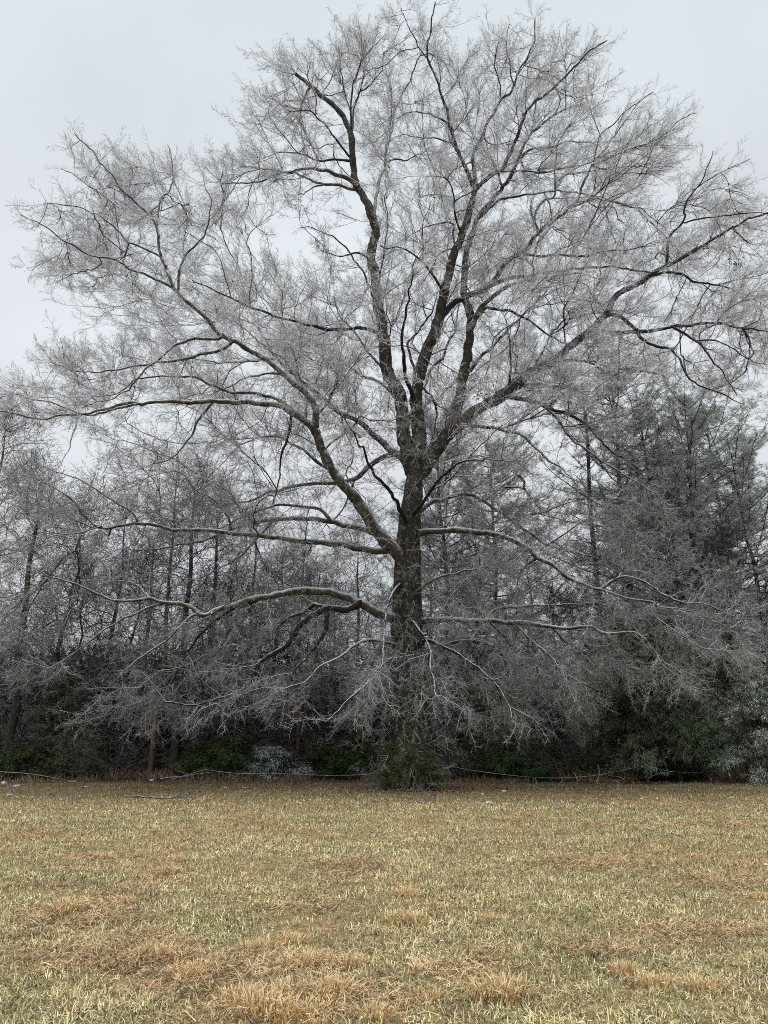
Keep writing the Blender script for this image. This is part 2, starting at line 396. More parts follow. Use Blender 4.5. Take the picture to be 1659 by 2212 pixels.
lb('D7', 'D', -2.5, 5, 2.5, '1212 777 1240 775 1262 779 1289 793 1324 811')
lb('D8', 'D', 2, 7, 1.8, '1085 856 1149 868 1179 878 1229 893 1269 918 1299 958 1334 983 1376 1014')
lb('D9', 'D8', -2.5, 5, 1.8, '1172 876 1199 898 1229 933 1264 968 1304 998 1354 1028 1416 1064')
lb('D10', 'D', -3.5, 7, 1.8, '985 921 1020 917 1054 922 1099 933 1139 950 1169 978 1204 1008 1229 1033 1271 1075')
lb('D11', 'D10', 2.5, 4, 1.5, '1080 928 1129 910 1179 892 1240 890 1290 905')
lb('D12', 'D', -2, 4, 1.5, '1098 848 1104 780 1099 720 1088 680')
lb('D13', 'D', 3, 4, 1.5, '1150 806 1170 760 1210 700 1240 670 1290 640')
lb('D14', 'D', 2, 4, 1.5, '1030 884 1090 840 1140 790 1160 740')
# G: big pale limb leaving the trunk to the left
lb('G', 'trunk', -2.0, 17, 12, '874 1222 850 1190 829 1168 800 1123 770 1080 740 1045 710 1003 695 963 681 923')
lb('G1', 'G', -3.5, 10, 1.8, '688 940 665 912 625 884 600 873 550 868 450 868 350 865 300 870 240 878 175 890 100 908 50 898 0 888 -60 880')
lb('G1a', 'G1', -1, 4, 1.5, '300 872 240 885 180 892 120 875 60 862 20 850')
lb('G2', 'G', -1.0, 13, 2, '681 923 682 885 668 858 640 830 595 795 555 765 505 732 475 718 455 698 430 672 385 634 360 582 345 540 340 495 325 470 295 440 265 415 240 380 200 330 160 285')
lb('G3', 'G2', -1, 6.5, 1.8, '388 640 375 622 320 593 275 580 240 560 180 545 140 525 100 490 45 462')
lb('G4', 'G2', 1, 4.5, 1.6, '358 575 350 556 320 540 280 525 255 500 220 475 170 450 100 436')
lb('G5', 'G4', 0.5, 3, 1.3, '256 500 250 450 220 425 180 390 130 365')
lb('G6', 'G2', 1, 3.5, 1.4, '338 488 345 440 365 400 371 345 360 308')
lb('G7', 'G2', -1.5, 4, 1.5, '385 632 388 585 402 548 422 525 445 495 457 440 442 398')
lb('G8', 'G2', -2.5, 5.5, 1.8, '482 722 470 731 425 733 375 750 340 783 300 813 275 843 230 862 180 872')
lb('G9', 'G2', -1, 5, 1.6, '505 735 485 751 440 763 400 776 350 783 280 791 175 803 110 780')
lb('G10', 'G1', 1.5, 6, 1.8, '645 895 600 862 550 848 500 846 455 833 430 818 390 816 350 808 300 823 255 852 200 860')
lb('G11', 'G2', 1.5, 4.5, 1.6, '636 828 615 813 580 811 540 818 500 836 460 850')
lb('G12', 'G2', 2, 5.5, 1.8, '662 855 635 808 610 773 575 753 525 708 490 690')
lb('G13', 'G1', -2, 4, 1.4, '460 868 430 903 400 953 370 985 330 1000')
lb('G14', 'G1', -1.5, 3, 1.3, '168 892 160 930 140 970 120 1010')
lb('G15', 'G1', 1, 5, 2, '630 888 625 935 605 990 600 1040 590 1085')
# H: from the fork up to the left
lb('H', 'A', 2.5, 11, 2, '884 1008 868 985 829 958 780 918 740 893 705 868 650 822 600 775 570 730 545 700 520 690')
lb('I', 'A', 4.5, 9, 3, '880 1000 850 978 820 992 795 1010 765 1038 715 1042 650 1045 600 1060 540 1085 480 1090')
lb('I2', 'I', 2, 4, 1.6, '765 1038 755 1070 735 1110 700 1140')
# J: level limbs, left
lb('J', 'trunk', -3.5, 11, 2, '880 1215 850 1195 800 1188 750 1181 660 1173 600 1163 540 1156 450 1146 390 1143 340 1133 290 1134 215 1136 180 1110 160 1080 100 1045 50 1028')
lb('J2', 'trunk', 3.0, 10, 2, '884 1180 840 1165 780 1140 715 1128 670 1118 610 1121 560 1128 500 1143 450 1163 390 1178 320 1188 260 1185')
lb('J3', 'J2', -1, 5.5, 1.8, '718 1128 690 1100 650 1093 590 1091 530 1113 480 1138 430 1150')
lb('J4', 'J', 1, 4, 1.5, '548 1156 520 1100 500 1063 450 1033 400 1003 370 988 300 962 245 950')
lb('J5', 'J', -1, 4, 1.5, '500 1150 490 1110 450 1073 420 1058 385 1023 325 1028')
lb('J6', 'J', -1, 3.5, 1.5, '300 1134 285 1108 240 1078 195 1053 145 1028 90 1010')
lb('J7', 'J2', 1, 4, 1.5, '590 1123 560 1160 520 1200 470 1230 420 1250')
lb('J8', 'J', -2, 3.5, 1.5, '220 1136 170 1150 120 1155 60 1175')
# K: low left limb
lb('K', 'trunk', -3.0, 12.5, 1.8, '880 1345 829 1327 780 1303 740 1286 690 1276 630 1277 585 1283 540 1296 480 1316 440 1331 415 1309 350 1303 325 1293 265 1298 210 1283 180 1268 140 1255 95 1240')
lb('K2', 'K', -1, 5, 2, '352 1303 300 1321 225 1361 170 1401 107 1446')
lb('K3', 'K', -1, 5, 1.8, '438 1330 420 1328 380 1361 325 1398 280 1436 255 1460')
lb('K4', 'K', 1.5, 6.5, 2, '560 1291 545 1301 490 1326 440 1366 395 1421 370 1460')
lb('K5', 'K', -1.2, 10, 2.6, '775 1303 745 1317 700 1317 645 1351 610 1396 560 1431 537 1478 520 1490 480 1506 440 1521 415 1527 352 1517')
lb('K6', 'K5', -0.8, 9, 2.6, '706 1318 705 1345 700 1371 665 1406 645 1436 620 1480')
lb('K7', 'trunk', -4, 7, 1.8, '878 1430 850 1420 820 1440 780 1480 745 1530 700 1560')
lb('K8', 'trunk', -4, 6, 1.6, '876 1400 830 1385 780 1390 730 1420 690 1440 660 1470 610 1490')
# L: right low limbs
lb('L', 'trunk', -3.0, 10, 2, '890 1160 915 1150 979 1148 1029 1151 1089 1158 1129 1178 1159 1203 1189 1218 1229 1243 1269 1263 1299 1273 1329 1253 1354 1243 1394 1258 1429 1283 1479 1303 1545 1312 1600 1340')
lb('L1', 'L', -1, 5.5, 1.8, '1296 1272 1354 1293 1404 1303 1429 1316 1479 1320 1550 1345 1600 1380')
lb('L2', 'trunk', 2.5, 7, 1.8, '895 1110 915 1098 934 1080 950 1082 974 1073 1004 1066 1039 1078 1079 1103 1109 1123 1139 1153 1179 1178 1254 1198 1311 1210 1370 1225')
lb('L3', 'L2', -1, 3.5, 1.4, '1108 1122 1149 1108 1199 1098 1250 1080')
lb('L4', 'L2', -2, 3.5, 1.4, '1179 1180 1219 1153 1259 1128 1306 1102')
lb('L5', 'trunk', -3.5, 10, 2, '880 1350 909 1342 979 1338 1029 1338 1089 1343 1149 1348 1209 1356 1279 1356 1319 1371 1359 1368 1384 1378 1429 1425 1482 1462')
lb('L6', 'L5', 1.5, 5, 1.6, '1050 1340 1075 1315 1139 1311 1179 1308 1224 1306 1282 1303')
lb('L7', 'L1', -1, 4, 1.5, '1404 1304 1414 1331 1439 1351 1479 1373 1529 1396 1570 1408')
lb('L8', 'trunk', -4.5, 6, 1.6, '882 1400 920 1385 970 1400 1020 1430 1070 1480 1110 1530')
lb('L9', 'trunk', -3, 5, 1.6, '882 1290 930 1262 990 1240 1050 1225 1110 1200')
lb('L10', 'trunk', 3, 6, 1.6, '882 1410 930 1400 1000 1385 1080 1400 1150 1430 1200 1480')
lb('L11', 'L5', -1.5, 4, 1.5, '1110 1345 1150 1385 1190 1420 1225 1465 1240 1500')
lb('L12', 'trunk', -5, 5, 1.5, '880 1330 905 1360 925 1400 935 1450 940 1510')
lb('L13', 'trunk', -5, 5, 1.5, '879 1250 850 1280 835 1330 830 1390 820 1450')
lb('L14', 'L', 2, 4, 1.5, '1160 1205 1130 1230 1120 1260 1135 1290')
# limbs running towards and away from the viewer, so the crown is round
lb('F1', 'B', -8, 7, 2, '900 880 880 820 870 740 885 650 900 560')
lb('F2', 'trunk', -8, 7, 2, '884 1140 850 1080 800 1010 770 940 740 900')
lb('F3', 'trunk', -8, 6, 2, '888 1120 930 1060 980 1010 1040 990 1100 1000')
lb('F4', 'C', 6, 6, 2, '1000 820 1050 760 1110 700 1160 650 1200 600')
lb('F5', 'G', 7, 7, 2, '740 1046 690 1000 640 960 580 940 520 960')
lb('F6', 'A', 7, 6, 2, '866 880 830 830 780 810 730 770 690 740')
lb('F7', 'B', 7, 6, 2, '902 860 930 800 960 760 985 700 990 640')
lb('F8', 'D', 6, 6, 2, '1100 846 1160 830 1220 840 1290 850 1340 880')

# ------------------------------------------------------------------ growing the fine branches
def in_poly(x, y, poly):
    poly = np.array(poly, float); c = np.zeros(len(x), bool); n = len(poly); j = n-1
    for i in range(n):
        xi, yi = poly[i]; xj, yj = poly[j]
        cond = ((yi > y) != (yj > y)) & (x < (xj-xi)*(y-yi)/(yj-yi+1e-12)+xi)
        c ^= cond; j = i
    return c
def prim(nodes, path, dirs, targets, bf=0.12, fwd=0.35):
    """grow branches: every target joins the nearest suitable point of the skeleton"""
    n0 = len(nodes); n = len(targets)
    pos = np.concatenate([nodes, targets]); pl = np.concatenate([path, np.zeros(n)]); dr = np.concatenate([dirs, np.zeros((n, 3))])
    par = np.full(n0+n, -1); best = np.full(n, 1e9); bp = np.zeros(n, int)
    for s in range(0, n0, 64):
        q = nodes[s:s+64]; d = targets[:, None]-q[None]; L = np.linalg.norm(d, axis=2)+1e-6
        cs = (d*dirs[s:s+64][None]).sum(2)/L
        c = L*(1+fwd-fwd*cs)+bf*path[s:s+64][None]*0.6
        k = c.argmin(1); v = c[np.arange(n), k]; u = v < best; best[u] = v[u]; bp[u] = s+k[u]
    alive = np.ones(n, bool); order = []
    T = targets.copy(); idx = np.arange(n)
    cnt = 0
    while len(idx):
        k = int(best.argmin()); i = idx[k]; p = bp[k]; g = n0+i
        par[g] = p; d = pos[g]-pos[p]; L = math.sqrt((d*d).sum())+1e-6; d = d/L
        pl[g] = pl[p]+L; dr[g] = unit(d*0.7+dr[p]*0.3); order.append(g)
        # drop k
        last = len(idx)-1
        for a in (T, best, bp, idx): a[k] = a[last]
        T = T[:last]; best = best[:last]; bp = bp[:last]; idx = idx[:last]
        if last == 0: break
        dd = T-pos[g]; L2 = np.sqrt((dd*dd).sum(1))+1e-6
        c = L2*(1+fwd-fwd*(dd@dr[g])/L2)+bf*pl[g]
        u = c < best; best[u] = c[u]; bp[u] = g
    return pos, par, dr, np.array(order), n0
def fine_branches(mb, pos, par, order, n0, tip, expo=2.3, step=0.25, k=4, jit=0.12, rmax=None, colf=None, srng=None, lr=None):
    srng = srng or rng
    nch = np.zeros(len(pos)); 
    for it in range(3):
        sm = np.zeros_like(pos); c = np.zeros(len(pos)); np.add.at(sm, par[order], pos[order]); np.add.at(c, par[order], 1)
        o = order[c[order] > 0]; pos[o] = 0.5*pos[o]+0.25*pos[par[o]]+0.25*sm[o]/c[o][:, None]
    n = len(pos); acc = np.zeros(n); main = np.full(n, -1); mainr = np.zeros(n); r = np.zeros(n)
    for g in order[::-1]:
        r[g] = max(acc[g], tip**expo)**(1/expo)
        p = par[g]
        acc[p] += r[g]**expo
        if r[g] > mainr[p]: mainr[p] = r[g]; main[p] = g
    if rmax is not None: r = np.minimum(r, rmax)
    if lr is not None:
        r[:n0] = lr
        for g in order: r[g] = min(r[g], max(r[par[g]]*(0.7 if par[g] < n0 else 1.0), tip))
    for g in order:
        p = par[g]
        if p >= n0 and main[p] == g: continue
        ch = [p, g]
        while main[ch[-1]] >= 0: ch.append(main[ch[-1]])
        q = pos[ch]; rr = r[ch].copy(); rr[0] = r[g]
        rr = np.minimum.accumulate(rr)
        a = np.column_stack([q, rr]); a[1:, :3] += srng.normal(0, jit*0.25, (len(a)-1, 3))
        a = catmull(a, step)
        a[1:-1, :3] += srng.normal(0, jit*0.16, (max(len(a)-2, 0), 3))
        tube(mb, a[:, :3], np.maximum(a[:, 3], tip*0.6), k if rr[0] > 0.02 else 3, True, colf)
    return r, main

def make_spray(seed, droop=0.0, coarse=False, curl=0.0):
    """one twig spray of unit length along +Z as tapered three-sided twigs"""
    q = np.random.default_rng(seed); V = []; F3 = []; n = 0
    def seg(p, d, l, r0, bend):
        nonlocal n
        u = unit(np.cross(d, q.normal(0, 1, 3))); w = np.cross(d, u); a = np.arange(3)*2.094
        ring = p + r0*(np.cos(a)[:, None]*u+np.sin(a)[:, None]*w)
        pm = p + d*l*0.55 + bend*l*0.5; r1 = r0*0.75
        e = p + d*l + bend*l*1.3
        ring2 = pm + r1*(np.cos(a)[:, None]*u+np.sin(a)[:, None]*w)
        V.append(np.concatenate([ring, ring2, [e]]))
        for j in range(3):
            j2 = (j+1) % 3
            F3.extend([[n+j, n+j2, n+3+j2], [n+j, n+3+j2, n+3+j], [n+3+j, n+3+j2, n+6]])
        n += 7; return pm, e
    def short(p, d, l, r0):
        nonlocal n
        u = unit(np.cross(d, q.normal(0, 1, 3))); w = np.cross(d, u); a = np.arange(3)*2.094
        V.append(np.concatenate([p+r0*(np.cos(a)[:, None]*u+np.sin(a)[:, None]*w), [p+d*l]]))
        F3.extend([[n+j, n+(j+1) % 3, n+3] for j in range(3)]); n += 4
    # axis
    p = np.zeros(3); d = np.array([0, 0, 1.0]); K = 4; pts = [p]
    r = 0.010
    ax = [p]
    for i in range(K):
        d = unit(d + q.normal(0, 0.10+0.14*curl, 3)); p = p + d*0.25; ax.append(p)
    mb_ = MB(); ra = np.linspace(0.0085, 0.0035, K+1); tube(mb_, np.array(ax), ra, 3)
    ns = 5 if coarse else 8
    for s in range(ns):
        t = 0.12+0.85*s/ns + q.uniform(-0.04, 0.04); i = min(int(t*K), K-1); f = t*K-i
        p = np.array(ax[i])*(1-f)+np.array(ax[i+1])*f; da = unit(np.array(ax[i+1])-np.array(ax[i]))
        side = unit(np.cross(da, q.normal(0, 1, 3))); d = unit(da*q.uniform(0.75-0.35*curl, 1.35-0.3*curl)+side)
        l = q.uniform(0.28, 0.5)*(1.1-0.6*t)
        pm, e = seg(p, d, l, 0.0062, q.normal(0, 0.12+0.16*curl, 3)+da*0.12*(1-curl))
        for z in range(2 if coarse else 4):
            b = p + (pm-p)*q.uniform(0.3, 1) if z % 2 == 0 else pm+(e-pm)*q.uniform(0.05, 0.75)
            dd = unit(d*q.uniform(0.6-0.3*curl, 1.2-0.3*curl)+unit(q.normal(0, 1, 3)))
            short(b, dd, q.uniform(0.08, 0.2), 0.0052)
    v = np.concatenate(V); f = np.array(F3)
    av = np.concatenate(mb_.v); af3 = np.concatenate(mb_.f3+[np.concatenate([x[:, [0, 1, 2]], x[:, [0, 2, 3]]]) for x in mb_.f4])
    return np.concatenate([v, av]), np.concatenate([f, af3+len(v)])
SPRAYS = [make_spray(100+i) for i in range(20)]
CURLY = [make_spray(200+i, curl=1.0) for i in range(20)]
CSPRAYS = [make_spray(300+i, coarse=True, curl=0.5) for i in range(12)]
def scatter_sprays(mb, P_, D_, L_, sprays, thick=1.0, col=None, srng=None):
    srng = srng or rng
    which = srng.integers(0, len(sprays), len(P_))
    D_ = unit(D_); u = unit(np.cross(D_, unit(srng.normal(0, 1, D_.shape)))); w = np.cross(D_, u)
    if col is None: col = srng.uniform(0.65, 1.15, len(P_))[:, None]*np.array([[1, 1, 1]])
    for s, (v, f) in enumerate(sprays):
        m = np.nonzero(which == s)[0]
        if not len(m): continue
        B = np.stack([u[m], w[m], D_[m]], 1)          # rows: basis
        vv = np.einsum('vi,mij->mvj', v*np.array([1, 1, 1]), B)*L_[m][:, None, None] + P_[m][:, None, :]
        ff = f[None]+(np.arange(len(m))*len(v))[:, None, None]
        mb.add(vv.reshape(-1, 3), ff.reshape(-1, 3), None, np.repeat(col[m], len(v), 0))

# targets for the crown, laid out in real depth
SIL = [(20,480),(60,430),(75,390),(130,375),(135,330),(150,275),(190,310),(235,375),(255,310),(300,345),(360,300),(400,350),(405,430),(430,410),(435,345),(480,335),(505,285),(530,240),(545,190),(545,110),(600,100),(650,60),(700,115),(740,62),(800,60),(860,10),(930,-30),(1000,20),(1020,85),(1080,75),(1155,30),(1190,85),(1260,62),(1330,100),(1310,160),(1345,195),(1390,210),(1430,245),(1500,245),(1490,330),(1440,380),(1480,400),(1545,330),(1620,360),(1640,430),(1700,480),(1760,640),(1760,800),(1620,850),(1560,870),(1480,890),(1430,960),(1440,1060),(1460,1180),(1600,1230),(1640,1330),(1630,1420),(1560,1480),(1480,1500),(1380,1490),(1290,1490),(1250,1560),(1140,1600),(1000,1580),(930,1520),(860,1600),(760,1590),(640,1560),(560,1530),(480,1560),(400,1600),(250,1590),(120,1560),(40,1480),(-20,1400),(-40,1250),(-40,1080),(20,1000),(80,1000),(160,1030),(230,1010),(240,960),(150,930),(90,930),(40,960),(-60,940),(-100,860),(10,815),(80,830),(95,770),(150,745),(140,715),(210,700),(190,680),(130,655),(110,600),(40,560),(60,530)]
GAPS = [([(640,445),(598,490),(598,570),(640,598),(700,570),(690,520),(665,480),(650,455)], 0.97),
        ([(575,505),(520,500),(480,560),(500,600),(560,610),(600,590)], 0.35),
        ([(850,360),(890,350),(915,390),(880,410),(850,400)], 0.7),
        ([(1120,950),(1240,930),(1300,1000),(1300,1070),(1200,1060),(1140,1010)], 0.88),
        ([(1130,1230),(1245,1250),(1230,1340),(1170,1340),(1140,1290)], 0.85),
        ([(1270,230),(1350,250),(1290,330),(1220,300)], 0.45),
        ([(1405,370),(1440,390),(1450,470),(1390,430)], 0.6),
        ([(1310,610),(1370,640),(1320,660)], 0.6),
        ([(40,940),(240,960),(210,1010),(100,1000)], 0.9),
        ([(200,1150),(420,1170),(420,1250),(200,1250)], 0.35),
        ([(800,1000),(950,1000),(945,1320),(830,1320)], 0.6),
        ([(1300,830),(1700,860),(1700,1120),(1300,1080)], 0.6),
        ([(240,900),(420,900),(420,960),(260,960)], 0.6),
        ([(405,330),(440,360),(470,420),(430,430),(405,380)], 0.8), ([(480,380),(520,470),(600,480),(560,440)], 0.5), ([(730,480),(790,480),(800,620),(740,600)], 0.6), ([(845,420),(960,420),(940,520),(850,560)], 0.45), ([(180,690),(330,700),(300,740),(180,740)], 0.6)]
def crown_targets(n, q):
    outp = []
    while len(outp) < n:
        m = 40000
        x = q.uniform(-100, 1760, m); y = q.uniform(-30, 1610, m)
        ok = in_poly(x, y, SIL)
        for gpoly, pr in GAPS: ok &= ~(in_poly(x, y, gpoly) & (q.random(m) < pr))
        # half-depth of the crown at this place
        rr = np.hypot((x-850)/900, (y-900)/900)
        hd = 9.0*np.sqrt(np.clip(1-rr**2, 0.05, 1))
        Yv = T0 + q.uniform(-0.45, 1.0, m)*hd
        w = np.array([P(a, b_, c) for a, b_, c in zip(x[ok], y[ok], Yv[ok])])
        xx, yv = x[ok], y[ok]
        keep = (vnoise(w, 0.5, 21)*0.62+vnoise(w, 1.2, 22)*0.38) > np.where(yv < 1000, 0.47, 0.47)
        keep &= (w[:, 2] > 2.2)
        un = np.hypot(xx-870, yv-900)+1e-6
        keep &= in_poly(xx+(xx-870)/un*48, np.minimum(yv+(yv-900)/un*48, 1600), SIL)
        dens = np.where(yv > 960, np.where(xx < 760, np.where(yv < 1420, 0.45, 0.45), np.where(yv < 1330, 0.45, np.where(xx > 1280, 0.26, 0.6))), 1.0)
        dens = np.where((yv > 940) & (yv < 1400) & (xx > 1130) & (xx < 1330), dens*0.6, dens)
        keep &= q.random(len(w)) < dens
        outp.extend(w[keep])
    return np.array(outp[:n])
ln, lp, ld, lrr = [], [], [], []
for L in LIMBS.values():
    w = L.w; k0 = 0 if L.parent else 30
    t = unit(np.gradient(w, axis=0))
    sel = np.arange(k0, len(w), 2)
    ln.append(w[sel]); lp.append(L.path[sel]*0.5); ld.append(t[sel]); lrr.append(L.rad[sel])
ln = np.concatenate(ln); lp = np.concatenate(lp); ld = np.concatenate(ld); lrr = np.concatenate(lrr)
tg = crown_targets(2300, rng)
pos, par, dr, order, n0 = prim(ln, lp, ld, tg, 0.12, 0.5)
# every secondary branch end carries a fan of finer branches sweeping outwards
def fan_targets(base, dire, per, q):
    n = len(base); rad_ = base-np.array([P(893, 1708, T0)[0], T0, 0]); rad_[:, 2] = 0; rad_ = unit(rad_)
    hz = np.clip((base[:, 2]-7)/9, 0, 1)[:, None]
    ax = unit(dire*0.7+np.array([0, 0, 1.0])*(hz*0.75-0.28)+rad_*0.45+q.normal(0, 0.22, base.shape))
    B = np.repeat(base, per, 0); A = np.repeat(ax, per, 0); t = q.uniform(0.15, 1.0, len(B))[:, None]*np.repeat(q.uniform(1.0, 2.1, n), per)[:, None]
    off = q.normal(0, 1, B.shape); off -= A*(off*A).sum(1)[:, None]
    return B+A*t+off*0.30*t**0.8
e_ = unit(pos[order]-pos[par[order]])
f1 = fan_targets(pos[order], e_, 7, rng)
li = rng.integers(0, len(ln), 450); f2 = fan_targets(ln[li], unit(ld[li]*0.6+unit(rng.normal(0, 1, (len(li), 3)))*0.8), 3, rng)
f3 = np.concatenate([L.w[-1:]+unit(L.w[-1]-L.w[-8])*rng.uniform(0.1, 1.6, (14, 1))+rng.normal(0, 0.35, (14, 3)) for L in LIMBS.values() if L.parent])
fans = np.concatenate([f1, f2, f3]); fans = fans[fans[:, 2] > 2.0]
def inside_outline(w, q, soft=14):
    """keeps the crown to the outline and the open gaps it has from where the field is entered"""
    c_, s_ = math.cos(PITCH), math.sin(PITCH); zf = w[:, 1]*c_+(w[:, 2]-EYE)*s_; up = -w[:, 1]*s_+(w[:, 2]-EYE)*c_
    x = CX+F*w[:, 0]/zf; y = CY-F*up/zf; jx, jy = q.normal(0, soft, len(w)), q.normal(0, soft, len(w))
    ok = in_poly(x+jx, y+jy, SIL)
    for gp, pr in GAPS: ok &= ~(in_poly(x+jx*0.6, y+jy*0.6, gp) & (q.random(len(w)) < pr))
    return ok
fans = fans[inside_outline(fans, rng)]
fans = fans[(vnoise(fans, 0.5, 71)*0.65+vnoise(fans, 1.3, 72)*0.35 > np.where(fans[:, 2] > 9, 0.475, 0.43)) | (rng.random(len(fans)) < 0.12)]
nd_all = pos; pl_all = np.zeros(len(pos)); pl_all[:n0] = lp
for g in order: pl_all[g] = pl_all[par[g]]+np.linalg.norm(pos[g]-pos[par[g]])
pos2, par2, dr2, order2, n02 = prim(pos, pl_all, dr, fans, 0.10, 0.45)
par2[:n02] = par; par, pos, order = par2, pos2, np.concatenate([order, order2])
print('crown nodes', len(pos))

oak_base = P(893, 1708, T0); oak_base[2] = 0
oak = empty('oak_tree', tuple(oak_base), 'huge spreading bare oak coated in ice, standing alone at the edge of the field', 'tree')
for nme, L in LIMBS.items():
    if nme == 'trunk':
        mb = MB(); w = L.w.copy(); r = L.rad.copy()
        h = w[:, 2]; r = r*(1+0.45*np.exp(-np.clip(h, 0, 9)/0.6)); w[0, 2] = -0.15
        w2 = catmull(np.column_stack([w, r]), 0.10)
        tube(mb, w2[:, :3], w2[:, 3], 28, True, wob=0.07)
        mb.build('trunk', M_TRUNK, oak, origin=None); 
    else:
        mb = MB(); k = 12 if L.rad[0] > 0.12 else (8 if L.rad[0] > 0.06 else 6)
        rad = L.rad*(0.88 if nme not in ('A', 'B', 'D') else 0.95)*(1+0.14*(vnoise(L.w, 3.0, 31)-0.5)*2+0.10*(vnoise(L.w, 9.0, 32)-0.5)*2)
        if L.rad[0] > 0.10 and nme not in ('A', 'B', 'D', 'K'): rad = rad*(1+0.25*np.exp(-(L.path-L.path[0])/0.35))
        tube(mb, L.w, rad, k, wob=0.08 if k > 6 else 0)
        mb.build('limb', M_TRUNK if nme in ('A', 'B', 'D', 'C') else M_LIMB if nme in ('K4', 'K5', 'K6', 'K7', 'G13', 'G15', 'L8', 'L12', 'L13', 'L10') else M_ICY if nme[0] in 'GIJKL' or nme in ('C1', 'D9', 'D10', 'D11', 'A4', 'A5', 'A7') else M_LIMB, oak)
for ch in oak.children: pass
bm_ = MB(); rr_, main_ = fine_branches(bm_, pos, par, order, n0, 0.009, 2.3, 0.3, 5, 0.14, rmax=0.075, lr=lrr)
# sprays
gi = order; d_edge = unit(pos[gi]-pos[par[gi]])
def spray_dirs(pp, de, q):
    hz = np.clip((pp[:, 2]-7)/9, 0, 1)[:, None]
    rad_ = pp-np.array([oak_base[0], T0, 0]); rad_[:, 2] = 0; rad_ = unit(rad_)
    up = np.array([0, 0, 1.0])
    return unit(de*0.65 + up*(hz*0.85-0.45) + rad_*0.35 + q.normal(0, 1, pp.shape)*(0.42-0.16*hz))
tw = MB()
thin = rr_[gi] < 0.03
PP, DD, LL = [], [], []
for rep, pr in ((0, 1.0), (1, 1.0)):
    sel = gi[(rng.random(len(gi)) < pr) & (thin | (rng.random(len(gi)) < 0.4))]
    pk = par[sel]; f = rng.uniform(0.3, 1.0, len(sel))[:, None] if rep else np.ones((len(sel), 1))
    p_ = pos[sel]*f+pos[pk]*(1-f); de = unit(pos[sel]-pos[pk])
    PP.append(p_); DD.append(spray_dirs(p_, de, rng)); LL.append(rng.uniform(0.5, 1.1, len(sel)))
# sprays straight on the limbs
li = np.nonzero((lrr < 0.07) & (rng.random(len(lrr)) < 0.45))[0]
PP.append(ln[li]); DD.append(spray_dirs(ln[li], unit(ld[li]*0.5+unit(rng.normal(0, 1, (len(li), 3)))), rng)); LL.append(rng.uniform(0.35, 0.85, len(li)))
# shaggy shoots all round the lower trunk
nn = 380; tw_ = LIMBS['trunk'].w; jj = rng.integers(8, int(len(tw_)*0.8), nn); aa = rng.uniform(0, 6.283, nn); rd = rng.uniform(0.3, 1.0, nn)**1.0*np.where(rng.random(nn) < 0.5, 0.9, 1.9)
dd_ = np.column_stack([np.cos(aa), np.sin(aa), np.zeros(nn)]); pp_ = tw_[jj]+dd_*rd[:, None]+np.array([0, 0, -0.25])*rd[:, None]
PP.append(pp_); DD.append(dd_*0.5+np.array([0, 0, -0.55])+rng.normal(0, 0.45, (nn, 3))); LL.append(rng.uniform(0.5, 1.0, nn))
PP, DD, LL = np.concatenate(PP), np.concatenate(DD), np.concatenate(LL)
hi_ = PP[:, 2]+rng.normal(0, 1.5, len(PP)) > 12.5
scatter_sprays(tw, PP[hi_], DD[hi_], LL[hi_], SPRAYS); scatter_sprays(tw, PP[~hi_], DD[~hi_], LL[~hi_], CURLY, col=rng.uniform(0.7, 1.15, (int((~hi_).sum()), 1))*np.array([[0.43, 0.405, 0.39]]))  # browner bark tint on low twigs, with some of their shade painted in
print('oak sprays', len(PP), 'limb nodes', len(ln))
org = oak_base
fb = bm_.build('fine_branches', M_FINE, oak)
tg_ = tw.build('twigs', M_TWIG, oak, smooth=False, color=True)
for ch in [o for o in bpy.data.objects if o.parent is oak]: ch.matrix_parent_inverse.identity(); ch.location = (-oak_base[0], -oak_base[1], 0)

